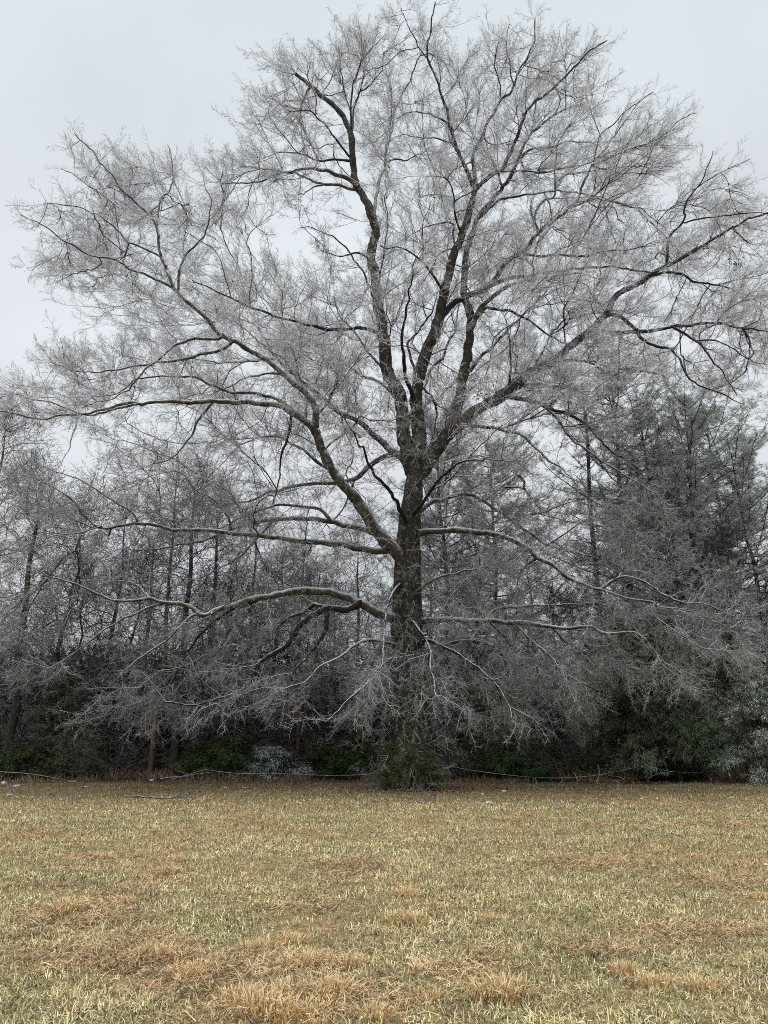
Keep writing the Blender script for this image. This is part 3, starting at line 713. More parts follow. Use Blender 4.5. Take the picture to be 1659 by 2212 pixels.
# ------------------------------------------------------------------ trees of the woods behind (generic, then copied)
def bare_tree(name, seed, H, spread, label, clear=0.25, ntg=650, r0=0.16, tanbark=False, lean=0.3):
    q = np.random.default_rng(seed)
    root = empty(name, (0, 0, 0), label, 'tree', 'bare trees in the woods behind the field')
    n = 14; z = np.linspace(-0.1, H*0.93, n); x = np.cumsum(q.normal(0, lean*0.25, n)); y = np.cumsum(q.normal(0, lean*0.25, n)); x -= x[0]; y -= y[0]
    tr = catmull(np.column_stack([x, y, z, r0*(1-np.linspace(0, 1, n))**0.75+0.02]), 0.3)
    mb = MB(); tube(mb, tr[:, :3], tr[:, 3], 10, wob=0.06); t_o = mb.build('trunk', M_TAN if tanbark else M_BTRUNK, root)
    T = []
    while len(T) < ntg:
        zz = H*(clear+(1-clear)*q.random()); f = (zz/H-clear)/(1-clear)
        rad = spread*np.sqrt(np.clip(1-(f*1.6-0.6)**2 if f > 0.375 else 0.55+f*1.2, 0.02, 1)); a = q.uniform(0, 6.283); d = rad*math.sqrt(q.random())
        i = min(int(zz/H*n), n-1); p = np.array([x[i]+d*math.cos(a), y[i]+d*math.sin(a), zz])
        if vnoise(p[None], 0.6, seed)[0] > 0.36: T.append(p)
    T = np.array(T); nd = tr[8:, :3]; t = unit(np.gradient(nd, axis=0))
    pos, par, dr, order, n0 = prim(nd, nd[:, 2]*0.7, t, T, 0.25, 0.5)
    mb = MB(); r, mn = fine_branches(mb, pos, par, order, n0, 0.010, 2.2, 0.35, 4, 0.18, rmax=r0*0.5, srng=q)
    tw = MB()
    sel = order; f = q.uniform(0.6, 1, len(sel))[:, None]
    pp = pos[sel]*f+pos[par[sel]]*(1-f); de = unit(pos[sel]-pos[par[sel]])
    dd = de*0.6+np.array([0, 0, 0.35])+q.normal(0, 0.45, pp.shape)
    scatter_sprays(tw, pp, dd, q.uniform(0.7, 1.5, len(pp)), CSPRAYS, srng=q)
    a = mb.build('limbs', M_BTRUNK, root); b_ = tw.build('twigs', M_BTWIG, root, smooth=False, color=True)
    KIDS[root.name] = [t_o, a, b_]; root['_h'] = H
    return root
def blades(mb, C, D, L, Wd, col, q, droop=0.0, quad=False):
    """thin tapered blades from C along D"""
    D = unit(D); s = unit(np.cross(D, unit(q.normal(0, 1, D.shape))))
    L = np.broadcast_to(L, len(C))[:, None]; Wd = np.broadcast_to(Wd, len(C))[:, None]
    tip = C+D*L+np.array([0, 0, -1.0])*droop*L; mid = C+D*L*0.5
    if quad:
        v = np.stack([C, mid+s*Wd, tip, mid-s*Wd], 1); k = 4
        f = np.arange(len(C))[:, None]*4+np.array([[0, 1, 2, 3]])
        mb.add(v.reshape(-1, 3), None, f, np.repeat(col, 4, 0))
    else:
        v = np.stack([C-s*Wd, C+s*Wd, tip], 1)
        f = np.arange(len(C))[:, None]*3+np.array([[0, 1, 2]])
        mb.add(v.reshape(-1, 3), f, None, np.repeat(col, 3, 0))
def pine_tree(name, seed, H, label, clear=0.45, spread=3.2, nb=46, r0=0.20, nclump=22):
    q = np.random.default_rng(seed)
    root = empty(name, (0, 0, 0), label, 'tree', 'pines behind the field')
    n = 12; z = np.linspace(-0.1, H, n); x = np.cumsum(q.normal(0, 0.07, n)); y = np.cumsum(q.normal(0, 0.07, n)); x -= x[0]; y -= y[0]
    tr = catmull(np.column_stack([x, y, z, r0*(1-np.linspace(0, 1, n))**0.8+0.02]), 0.35)
    mb = MB(); tube(mb, tr[:, :3], tr[:, 3], 10, wob=0.05); t_o = mb.build('trunk', M_BTRUNK, root)
    br = MB(); fo = MB(); CC = []; DDn = []; OO = []
    for i in range(nb):
        f = (i+q.random())/nb; zz = H*(clear+(1-clear)*f); j = int(zz/H*(len(tr)-1)); o = tr[min(j, len(tr)-1), :3]
        a = q.uniform(0, 6.283); l = spread*math.sqrt(max(1-(abs(f-0.38)/0.66)**2.2, 0.03))*q.uniform(0.3, 1.05)*(0.75 if f < 0.12 else 1)
        d = np.array([math.cos(a), math.sin(a), 0]); rise = q.uniform(0.05, 0.6)+0.55*f
        p = [o+d*l*s+np.array([0, 0, 1])*l*(rise*s**1.5-0.10*s)+np.append(q.normal(0, 0.05, 2), 0)*s for s in np.linspace(0, 1, 7)]
        p = np.array(p); tube(br, p, np.linspace(0.035+0.02*(1-f), 0.012, 7), 4)
        for s in range(nclump):
            t = q.uniform(0.3, 1.0)**0.8; k = min(int(t*6), 5); b0 = p[k]+(p[k+1]-p[k])*(t*6-k)
            off = unit(np.array([q.normal(), q.normal(), q.normal()*0.5+0.35]))*q.uniform(0.12, 1.0)*(0.4+0.25*l)*0.8
            e = b0+off; tube(br, np.array([b0, b0+off*0.5+[0, 0, -0.03], e]), [0.012, 0.010, 0.007], 3)
            CC.append(e); DDn.append(unit(off+d*0.3+np.array([0, 0, 0.25]))); OO.append(off)
    CC = np.array(CC); DDn = np.array(DDn); m = 20
    c = np.repeat(CC, m, 0)-np.repeat(np.array(OO), m, 0)*q.uniform(0, 0.35, (len(CC)*m, 1))+q.normal(0, 0.055, (len(CC)*m, 3)); dd = np.repeat(DDn, m, 0)*0.9+unit(q.normal(0, 1, (len(CC)*m, 3)))
    tint = np.repeat(q.uniform(0, 1, len(CC)), m)[:, None]*0.7+q.uniform(0, 1, (len(c), 1))*0.3
    col = np.array([0.09, 0.12, 0.085])*(1-tint)+np.array([0.26, 0.305, 0.235])*tint
    blades(fo, c, dd, q.uniform(0.14, 0.30, len(c)), 0.011, col, q, 0.10)
    a_ = br.build('branches', M_BTRUNK, root); b_ = fo.build('needles', M_NEEDLE, root, smooth=False, color=True)
    KIDS[root.name] = [t_o, a_, b_]; return root
def cedar_tree(name, seed, H, spread, label, mtl, group, clear=0.06, nb=120, c0=(0.035, 0.058, 0.030), c1=(0.18, 0.225, 0.135), droop=0.55, r0=0.13, dens=1.0, cat='tree'):
    q = np.random.default_rng(seed)
    root = empty(name, (0, 0, 0), label, cat, group)
    n = 8; z = np.linspace(-0.1, H*0.97, n); x = np.cumsum(q.normal(0, 0.05, n)); y = np.cumsum(q.normal(0, 0.05, n)); x -= x[0]; y -= y[0]
    tr = catmull(np.column_stack([x, y, z, r0*(1-np.linspace(0, 1, n))**0.8+0.015]), 0.3)
    mb = MB(); tube(mb, tr[:, :3], tr[:, 3], 8, wob=0.06); t_o = mb.build('trunk', M_BTRUNK, root)
    br = MB(); fo = MB(); CC = []; DD = []; TT = []
    for i in range(nb):
        f = ((i+q.random())/nb)**0.9; zz = H*(clear+(1-clear)*f); j = int(zz/H*(len(tr)-1)); o = tr[min(j, len(tr)-1), :3]
        a = q.uniform(0, 6.283); l = spread*(1-f)**0.65*q.uniform(0.35, 1.25)+0.15; d = np.array([math.cos(a), math.sin(a), 0])
        s = np.linspace(0, 1, 7)[:, None]
        p = o+d*l*s+np.array([0, 0, 1.0])*(0.45*l*s-droop*l*s**2)
        p = p+q.normal(0, 0.04*l, p.shape)*s
        tube(br, p, np.linspace(0.03, 0.008, 7), 4)
        m = int((8+14*l)*dens); t = q.uniform(0.15, 1.0, m)**0.7; k = np.minimum((t*6).astype(int), 5)
        b0 = p[k]+(p[k+1]-p[k])*(t*6-k)[:, None]
        off = q.normal(0, 1, (m, 3))*np.array([1, 1, 0.7])*0.16*(0.6+0.3*l); off[:, 2] -= 0.06
        CC.append(b0+off); DD.append(unit(d*0.5+off*2+np.array([0, 0, -droop*0.7]))); TT.append(np.full(m, q.uniform(0, 1)))
    CC = np.concatenate(CC); DD = np.concatenate(DD); TT = np.concatenate(TT); m = 16
    c = np.repeat(CC, m, 0)+q.normal(0, 0.07, (len(CC)*m, 3)); dd = np.repeat(DD, m, 0)+q.normal(0, 0.55, (len(CC)*m, 3))
    t = np.clip(np.repeat(TT, m)[:, None]*0.6+q.uniform(0, 0.5, (len(c), 1)), 0, 1)
    col = np.array(c0)*(1-t)+np.array(c1)*t
    blades(fo, c, dd, q.uniform(0.10, 0.22, len(c)), 0.017, col, q, 0.15, quad=True)
    a_ = br.build('branches', M_BTRUNK, root); b_ = fo.build('foliage', mtl, root, smooth=False, color=True)
    KIDS[root.name] = [t_o, a_, b_]; return root

def top_h(x, ytop, Y): return P(x, ytop, Y)[2]
def spot(x, Y): p = P(x, 1690, Y); return (p[0], Y, 0.0)
# --- bare trees
BG = 'bare trees in the woods behind the field'
bt = [('bare_tree', bare_tree('bare_tree', 41, 16, 3.6, '-', 0.18, 720)), ('', bare_tree('bare_tree', 42, 15, 3.2, '-', 0.22, 600, 0.19)),
      ('', bare_tree('bare_tree', 43, 12, 3.0, '-', 0.10, 620, 0.09, lean=0.5)), ('', bare_tree('bare_tree', 44, 15, 2.6, '-', 0.30, 380, 0.11, True))]
proto_h = [16, 15, 12, 15]
bare = [  # x, ytop, Y, kind, rz, label
 (-95, 880, 36.5, 0, 0.3, 'frosty bare tree cut by the left edge of the picture, its trunk out of view'),
 (8, 985, 35.5, 1, 1.3, 'dark bare tree whose trunk stands at the very left edge beside the fence wire'),
 (95, 1075, 37.0, 2, 2.1, 'low spreading bare tree left of the dark cedar in the woods'),
 (205, 1085, 40.0, 0, 3.9, 'bare tree behind the fallen wire, between dark cedar and tan trunk'),
 (323, 1000, 36.2, 3, 0.0, 'slim bare tree with a tan trunk beside the thick dark trunk'),
 (373, 1005, 35.6, 1, 4.4, 'bare tree with the thickest dark trunk in the woods left of the oak'),
 (428, 1060, 41.0, 1, 2.6, 'bare tree just right of the thick dark trunk, farther back'),
 (520, 1100, 43.0, 0, 5.1, 'tall bare tree behind the raised end of the fence wire'),
 (590, 1190, 39.0, 2, 0.8, 'bare tree rising over the snow dusted shrub'),
 (640, 1170, 37.0, 3, 2.0, 'leftmost of the slim pale trunks between snowy shrub and oak'),
 (662, 1230, 37.6, 3, 3.3, 'middle one of the slim pale trunks between snowy shrub and oak'),
 (683, 1205, 38.5, 1, 5.6, 'rightmost of the slim trunks between snowy shrub and oak'),
 (775, 1150, 44.0, 0, 1.9, 'bare tree half hidden just left of the oak trunk'),
 (1165, 1190, 43.0, 2, 0.2, 'bare tree in the bright gap right of the oak, nearest the pines'),
 (1215, 1260, 40.0, 2, 3.0, 'small dark bare tree below the bright gap right of the oak'),
 (1272, 1290, 38.0, 2, 4.6, 'bare tree beside the tall dead trunk, on its left side'),
 (150, 1210, 38.0, 2, 5.4, 'short bare tree just right of the left dark cedar'),
 (265, 1200, 37.5, 2, 0.5, 'short bare tree left of the tan trunk'),
 (465, 1230, 38.0, 2, 1.6, 'short bare tree rising from the green shrubs right of the thick dark trunk'),
 (545, 1270, 37.0, 2, 3.4, 'short bare tree left of the one rising over the snow dusted shrub'),
 (725, 1290, 37.0, 2, 5.9, 'short bare tree between the slim trunks and the cedar left of the oak'),
 (60, 1290, 39.0, 0, 2.4, 'bare tree far back behind the shrub at the left edge'),
 (480, 1190, 47.0, 0, 1.2, 'pale bare tree farthest back, behind the raised wire end'),
 (285, 1130, 46.0, 1, 4.0, 'pale bare tree farthest back, left of the tan trunk'),
 (1620, 1130, 36.0, 2, 1.1, 'bare tree in front of the pines by the right edge'),
]
def dims(x, ytop, Y, h0): return top_h(x, ytop, Y)/h0
used = set()
for x, yt, Yd, k, rz, lab in bare:
    root = bt[k][1]; s = dims(x, yt, Yd, proto_h[k]); sc = (max(s, 0.85), max(s, 0.85), s)
    if k not in used:
        used.add(k); root.location = spot(x, Yd); root.rotation_euler = (0, 0, rz); root.scale = sc; root['label'] = lab
    else: copy_tree(root, spot(x, Yd), rz, sc, lab, BG)
# --- tall dead trunk
def snag():
    q = np.random.default_rng(5); H = top_h(1325, 835, 37)
    root = empty('dead_tree', spot(1325, 37), 'tall thin dead trunk with a broken forked top, left of the big pines', 'tree')
    z = np.linspace(-0.1, H, 12); pts = np.column_stack([np.cumsum(q.normal(0, 0.05, 12)), np.cumsum(q.normal(0, 0.05, 12)), z, np.linspace(0.17, 0.07, 12)])
    p = catmull(pts, 0.3); mb = MB(); tube(mb, p[:, :3], p[:, 3], 9, wob=0.08); mb.build('trunk', M_BTRUNK, root)
    for i in range(26):
        j = int(q.uniform(0.35, 0.98)*(len(p)-1)); o = p[j, :3]; a = q.uniform(0, 6.283); l = q.uniform(0.4, 1.7)
        d = np.array([math.cos(a), math.sin(a), q.uniform(-0.1, 0.8)]); mb = MB()
        pp = np.array([o+d*l*s+q.normal(0, 0.06, 3)*s for s in np.linspace(0, 1, 5)]); tube(mb, pp, np.linspace(0.035, 0.01, 5), 5); mb.build('branch', M_BTRUNK, root)
    return root
snag()
# --- pines
pr_ = [pine_tree('pine_tree', 61, 20, '-', 0.26, 5.2, 105, nclump=26), pine_tree('pine_tree', 62, 18, '-', 0.12, 4.8, 100, 0.18, nclump=26), pine_tree('pine_tree', 63, 22, '-', 0.42, 5.0, 84, nclump=26)]
ph = [20, 18, 22]
PG = 'pines behind the field'
pines = [
 (985, 905, 43.0, 1, 0.3, 'pine seen just behind the oak fork, on its right side'),
 (1078, 985, 42.0, 1, 2.2, 'pine behind the oak, second to the right of its trunk'),
 (930, 1130, 45.0, 0, 4.2, 'pine mostly hidden behind the oak trunk'),
 (1412, 805, 42.0, 0, 1.0, 'tall frosty pine nearest the dead trunk, on its right'),
 (1492, 885, 39.0, 2, 2.7, 'pine with long bare lower trunk, left one of the right hand pair'),
 (1553, 862, 38.0, 2, 5.2, 'pine with long bare lower trunk, right one of the right hand pair'),
 (1618, 905, 43.0, 0, 3.4, 'dark pine behind the pair of pines near the right edge'),
 (1700, 985, 37.5, 1, 0.6, 'pine cut by the right edge of the picture'),
 (1375, 1085, 41.0, 1, 3.8, 'shorter frosty pine below the tallest one, right of the dead trunk'),
 (1460, 1010, 45.0, 1, 1.9, 'pale pine far back between the tallest pine and the pair'),
 (1595, 1120, 36.5, 1, 2.9, 'low pine under the right one of the pair, by the right edge'),
 (1045, 1170, 40.0, 1, 4.9, 'short pine just right of the oak trunk, in front of two taller ones'),
 (1520, 1060, 36.0, 1, 5.0, 'broad frosty pine standing in front of the pair of pines'),
]
used = set()
for x, yt, Yd, k, rz, lab in pines:
    s = dims(x, yt, Yd, ph[k]); root = pr_[k]
    sc = (s, s, s)
    if k not in used:
        used.add(k); root.location = spot(x, Yd); root.rotation_euler = (0, 0, rz); root.scale = sc; root['label'] = lab
    else: copy_tree(root, spot(x, Yd), rz, sc, lab, PG)
# --- cedars
CG = 'evergreens along the wood edge'
ced = [cedar_tree('cedar_tree', 71, 8.0, 2.7, '-', M_CEDAR, CG, 0.12, 150), cedar_tree('cedar_tree', 72, 6.0, 2.4, '-', M_SNOWY, CG, 0.10, 110)]
ch_ = [8.0, 6.0]
cedars = [
 (1375, 1290, 34.6, 0, 0.4, 'dark cedar with drooping boughs, left one of the large group at right'),
 (1470, 1300, 33.6, 0, 2.4, 'grey green cedar with skirt held off the ground, centre of group at right'),
 (1580, 1300, 36.5, 0, 4.1, 'tall dark cedar behind the snowy boughs at the right edge'),
 (1655, 1430, 31.2, 1, 0.9, 'cedar with snow laden hanging boughs at the right edge'),
 (1015, 1440, 37.0, 0, 5.5, 'dark cedar close behind the oak trunk on the right'),
 (1120, 1490, 36.0, 0, 1.7, 'dark cedar between oak trunk and red brown brush'),
 (120, 1430, 36.5, 0, 3.0, 'dark cedar standing in the woods at the left'),
 (735, 1500, 38.0, 0, 0.1, 'dark cedar left of the oak trunk'),
]
used = set()
for x, yt, Yd, k, rz, lab in cedars:
    s = dims(x, yt, Yd, ch_[k]); root = ced[k]; sc = (max(s, 0.75), max(s, 0.75), s)
    if k not in used:
        used.add(k); root.location = spot(x, Yd); root.rotation_euler = (0, 0, rz); root.scale = sc; root['label'] = lab
    else: copy_tree(root, spot(x, Yd), rz, sc, lab, CG)
# --- shrubs
SG = 'evergreen shrubs under the woods'
shr = [cedar_tree('evergreen_shrub', 81, 2.2, 1.5, '-', M_GREEN, SG, 0.02, 70, (0.022, 0.042, 0.016), (0.10, 0.145, 0.055), 0.35, 0.04, 1.3, cat='shrub'),
       cedar_tree('snowy_shrub', 82, 2.2, 1.4, '-', M_SNOWY, None, 0.05, 60, (0.02, 0.035, 0.018), (0.06, 0.09, 0.05), 0.45, 0.04, 1.2, cat='shrub'),
       cedar_tree('cedar_sapling', 83, 3.6, 1.15, 'tallest of three scruffy young cedars against the foot of the oak trunk', M_GREEN, None, 0.0, 70, (0.04, 0.06, 0.028), (0.17, 0.20, 0.10), 0.05, 0.05, 0.55, cat='sapling')]
shrubs = [
 (35, 1600, 35.0, 0, 0.2, 'dark green shrub at the left edge behind the wire'),
 (110, 1618, 35.6, 0, 1.2, 'dark green shrub under the left cedar'),
 (250, 1590, 38.5, 0, 2.2, 'dim shrub between left cedar and tan trunk'),
 (440, 1595, 36.5, 0, 3.1, 'green shrub just right of the thick dark trunk'),
 (505, 1580, 35.8, 0, 4.4, 'green shrub touching the snow dusted shrub on its left'),
 (700, 1605, 36.0, 0, 5.3, 'green shrub between the slim trunks and oak'),
 (770, 1580, 35.2, 0, 0.9, 'green shrub just left of the oak trunk'),
 (1035, 1590, 34.5, 0, 2.0, 'green shrub right of the oak foot, nearest the trunk'),
 (1125, 1585, 34.8, 0, 2.9, 'green shrub right of the oak with pale tips, above the sagging wire'),
 (1180, 1610, 36.5, 0, 4.0, 'dark shrub left of the red brown brush'),
 (1340, 1570, 36.8, 0, 5.0, 'dark shrub below the left cedar of the right hand group'),
]
first = True
for x, yt, Yd, k, rz, lab in shrubs:
    s = dims(x, yt, Yd, 2.2); sc = (1.0+0.15*math.sin(x), 1.0, s)
    if first: first = False; r = shr[0]; r.location = spot(x, Yd); r.rotation_euler = (0, 0, rz); r.scale = sc; r['label'] = lab
    else: copy_tree(shr[0], spot(x, Yd), rz, sc, lab, SG)
shr[1].location = spot(585, 34.6); shr[1]['label'] = 'shrub dusted white with snow, behind the wire left of the oak'; s = dims(585, 1605, 34.6, 2.2); shr[1].scale = (1, 1, s)
p = P(885, 1690, 27.0); shr[2].location = (p[0], 26.9, 0); s = dims(885, 1545, 27.0, 3.6); shr[2].scale = (s*0.62, s*0.7, s)
c3_ = copy_tree(shr[2], (P(845, 1690, 27.4)[0], 27.4, 0), 4.0, (0.55, 0.6, dims(845, 1600, 27.4, 3.6)), 'narrow young cedar on the left side of the oak foot')
c2_ = copy_tree(shr[2], (P(925, 1690, 27.0)[0], 27.3, 0), 2.2, (0.62, 0.6, dims(925, 1615, 27, 3.6)), 'smaller young cedar on the right side of the oak foot')

# --- leafless brush
def brush(name, seed, n, w, h, loc, label, mtl, cat='brush', lean=0.5, rr=0.012):
    q = np.random.default_rng(seed); root = empty(name, loc, label, cat); mb = MB(); tw = MB(); PPb = []; DDb = []
    for i in range(n):
        a = q.uniform(0, 6.283); b0 = np.array([math.cos(a), math.sin(a)*0.5, 0])*q.uniform(0, w*0.5)
        d = unit(np.array([math.cos(a)*lean, math.sin(a)*lean, 1])+q.normal(0, 0.25, 3)); l = h*q.uniform(0.5, 1.1); p = [b0]
        for s in range(6): d = unit(d+q.normal(0, 0.18, 3)+np.array([0, 0, -0.06*s*lean])); p.append(p[-1]+d*l/6)
        p = np.array(p); tube(mb, p, np.linspace(rr, rr*0.4, 7), 3)
        for s in (2, 3, 4, 5, 6): PPb.append(p[s]); DDb.append(unit(d+q.normal(0, 0.6, 3)))
    scatter_sprays(tw, np.array(PPb), np.array(DDb), q.uniform(0.35, 0.8, len(PPb)), CSPRAYS, srng=q)
    a = mb.build('stems', mtl, root); b_ = tw.build('twigs', M_BRUSH, root, smooth=False, color=True); KIDS[root.name] = [a, b_]
    return root
M_BRUSH = twig_material('brush_twigs', (0.085, 0.06, 0.05), (0.20, 0.165, 0.15), -0.4, 1.3)
br0 = brush('bare_brush', 91, 80, 3.2, 2.6, spot(1240, 34.6), 'tangled red brown leafless brush between the oak and the dead trunk', M_BTRUNK)
copy_tree(br0, spot(955, 33.8), 2.0, (0.6, 0.6, 0.8), 'thin leafless brush right behind the oak foot')
copy_tree(br0, spot(240, 35.2), 1.0, (1.1, 1, 0.8), 'leafless brush behind the drooping wire left of the tan trunk')
copy_tree(br0, spot(640, 36.2), 3.0, (1.0, 1, 0.7), 'leafless brush around the slim pale trunks')
copy_tree(br0, spot(60, 36.6), 4.4, (1.2, 1, 1.0), 'leafless brush among the shrubs at the left edge')
copy_tree(br0, spot(1480, 36.0), 5.2, (1.2, 1, 0.5), 'low leafless brush below the cedars at right')

# --- the depth of the woods: one mass nobody could count
def deep_woods():
    q = np.random.default_rng(17); mb = MB(); lf = MB()
    for i in range(420):
        yy = q.uniform(44, 95); x = q.uniform(-0.72, 0.72)*yy; H = q.uniform(3.5, 8.0)*(yy/50)**0.8
        if abs(x/yy) > 0.2 and q.random() < 0.3: H *= 1.25
        r = q.uniform(0.04, 0.16); p = np.array([[x+q.normal(0, 0.1)*s, yy, H*s*0.97] for s in np.linspace(0, 1, 5)])
        tube(mb, p, np.linspace(r, 0.02, 5), 5)
        m = 34; z = q.uniform(0.1, 1, m)**0.8*H; rad = q.uniform(0.2, 2.0, m)*(1.1-z/H*0.7); a = q.uniform(0, 6.283, m)
        c = np.column_stack([x+rad*np.cos(a), yy+rad*np.sin(a), z]); d = np.column_stack([np.cos(a), np.sin(a), q.uniform(0, 1.2, m)])+q.normal(0, 0.3, (m, 3))
        scatter_sprays(lf, c, d, q.uniform(1.2, 2.4, m), CSPRAYS, col=np.full((m, 3), 0.62), srng=q)
    # dark undergrowth between the trunks
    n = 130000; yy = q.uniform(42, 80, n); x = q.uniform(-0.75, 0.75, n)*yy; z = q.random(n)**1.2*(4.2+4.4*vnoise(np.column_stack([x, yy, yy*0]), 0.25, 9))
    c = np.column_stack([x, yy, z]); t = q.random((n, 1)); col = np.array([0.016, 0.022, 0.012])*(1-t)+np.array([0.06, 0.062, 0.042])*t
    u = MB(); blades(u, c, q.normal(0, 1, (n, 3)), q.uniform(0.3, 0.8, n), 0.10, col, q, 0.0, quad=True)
    root = empty('distant_woods', (0, 0, 0), 'dense dim woods filling the distance behind the first trees', 'woods'); root['kind'] = 'stuff'
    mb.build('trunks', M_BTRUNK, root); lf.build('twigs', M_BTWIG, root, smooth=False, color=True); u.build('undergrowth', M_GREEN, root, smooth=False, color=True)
deep_woods()

# ------------------------------------------------------------------ grass
def grass():
    q = np.random.default_rng(23); mb = MB()
    # ellipses of flattened brown hay: px,py,rx,ry in picture pixels
    mats_ = [(150,1990,130,40),(480,2080,300,35),(620,1960,120,20),(800,1870,120,18),(1270,1870,200,18),(1560,1905,120,20),(1060,2050,60,25),(420,2140,150,30),(690,2150,220,45),(250,1850,110,12),(60,1800,80,10),(1500,1780,160,10),(1150,1770,100,8),(960,2100,100,20),(1300,2060,120,22),(1650,1730,120,8),(1450,1740,100,6),(620,2190,260,30),(260,1930,60,12),(1500,2010,150,14),(340,2040,140,22)]
    def inv(x, y):      # world ground -> picture px (for laying the brown mats where the field has them)
        c, s = math.cos(PITCH), math.sin(PITCH); zf = y*c-EYE*s; up = -y*s-EYE*c
        return CX+F*x/zf, CY-F*up/zf
    mg = []
    for (a, b_, rx, ry) in mats_:
        p0 = G(a, b_); p1 = G(a+rx, b_); p2 = G(a, b_-ry); mg.append((p0[0], p0[1], abs(p1[0]-p0[0]), max(abs(p2[1]-p0[1]), 0.25)))
    bands = [(4.3, 7.5, 100000, 1.0), (7.5, 12, 130000, 1.15), (12, 19, 160000, 1.5), (19, 33.2, 150000, 2.1)]
    for y0, y1, n, sc in bands:
        y = np.sqrt(q.uniform(y0*y0, y1*y1, n)); x = q.uniform(-0.62, 0.62, n)*(y+1.5)
        p = np.column_stack([x, y, np.zeros(n)]); kp = y < 31.2+2.6*vnoise(np.column_stack([x, x*0, x*0]), 0.45, 91)+q.normal(0, 0.25, n); x, y, p = x[kp], y[kp], p[kp]; n = len(x); z = ground_z(x, y)
        pa = vnoise(p, 0.35, 51)*0.5+vnoise(p, 1.1, 52)*0.3+vnoise(p, 3.5, 53)*0.2
        hay = np.zeros(n)
        for (cx, cy, rx, ry) in mg: hay = np.maximum(hay, np.clip(1.5-1.2*np.hypot((x-cx)/rx, (y-cy)/ry)+(vnoise(p, 4, 54)-0.5)*1.2+(vnoise(p, 1.3, 55)-0.5)*2.2, 0, 1))
        # clumps: pull blades to local clump centres
        cl = 0.16*sc; cxg = np.floor(x/cl+q.uniform(-.5, .5, n)); x = np.where(q.random(n) < 0.5, (cxg+0.5)*cl+q.normal(0, cl*0.22, n), x)
        k = q.random(n)
        pt = vnoise(p, 0.55, 57)*0.6+vnoise(p, 1.7, 58)*0.4; k = np.where((q.random(n) < np.clip((pt-0.52)*6, 0, 0.75)), q.uniform(0.72, 0.86, n), k)
        green = np.array([0.33, 0.365, 0.16]); straw = np.array([0.80, 0.69, 0.38]); tan = np.array([0.70, 0.52, 0.28]); brown = np.array([0.40, 0.27, 0.15]); pale = np.array([0.93, 0.84, 0.57])
        gshift = pa + 0.05*(y > 25)
        col = np.where((k < 0.26+0.7*(gshift-0.48))[:, None], green, np.where((k < 0.72)[:, None], straw, np.where((k < 0.86)[:, None], tan, pale)))
        hk = q.random(n) < hay*0.72
        col = np.where(hk[:, None], np.where((q.random(n) < 0.5)[:, None], brown*1.35, tan), col)
        dk = q.random(n) < 0.11; col = np.where(dk[:, None], np.array([0.12, 0.09, 0.055]), col)  # scattered dark blades stand in for shadows down in the grass
        under = (y > 21) & (q.random(n) < 0.9*np.clip((y-21)/4.5, 0, 1))  # darker grass beneath the oak: its shade put into the blade colours
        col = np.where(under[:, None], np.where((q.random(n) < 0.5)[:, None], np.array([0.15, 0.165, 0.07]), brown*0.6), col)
        col = col*(q.uniform(0.55, 1.2, n)*np.clip(0.75+0.9*(vnoise(p, 5/sc, 63)-0.3), 0.7, 1.15))[:, None]
        gapn = vnoise(p, 6.5/sc, 59)*0.6+vnoise(p, 2.2, 60)*0.4; shrink = np.where((gapn < 0.35) & ~hk, q.uniform(0.2, 0.7, n), 1.0)*np.clip(0.6+1.1*(gapn-0.25), 0.6, 1.35)
        a = q.uniform(0, 6.283, n); tilt = np.where(hk, q.uniform(1.5, 5, n), np.abs(q.normal(1.3, 1.1, n)))
        d = unit(np.column_stack([np.cos(a)*tilt, np.sin(a)*tilt, np.ones(n)]))
        L = shrink*q.uniform(0.03, 0.09, n)*np.where(hk, 1.7, 1.0)*(1+0.25*(sc-1)); Wd = q.uniform(0.0020, 0.0042, n)*sc
        s = unit(np.column_stack([-np.sin(a), np.cos(a), q.normal(0, 0.3, n)]))
        b0 = np.column_stack([x, y, z-0.005]); h2 = np.where(hk, q.uniform(0, 0.045, n), 0)[:, None]*np.array([0, 0, 1]); b0 = b0+h2
        mid = b0+d*L[:, None]*0.55; e = d.copy(); e[:, 2] -= q.uniform(0.1, 0.9, n); tip = mid+unit(e)*L[:, None]*0.5
        tip[:, 2] = np.maximum(tip[:, 2], z+0.004); sw = s*Wd[:, None]
        v = np.stack([b0-sw, b0+sw, mid+sw*0.8, mid-sw*0.8, tip], 1)
        f4 = np.arange(n)[:, None]*5+np.array([[0, 1, 2, 3]]); f3 = np.arange(n)[:, None]*5+np.array([[3, 2, 4]])
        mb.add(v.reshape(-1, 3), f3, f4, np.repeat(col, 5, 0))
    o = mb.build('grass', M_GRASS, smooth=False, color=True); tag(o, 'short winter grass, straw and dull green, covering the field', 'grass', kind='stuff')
grass()
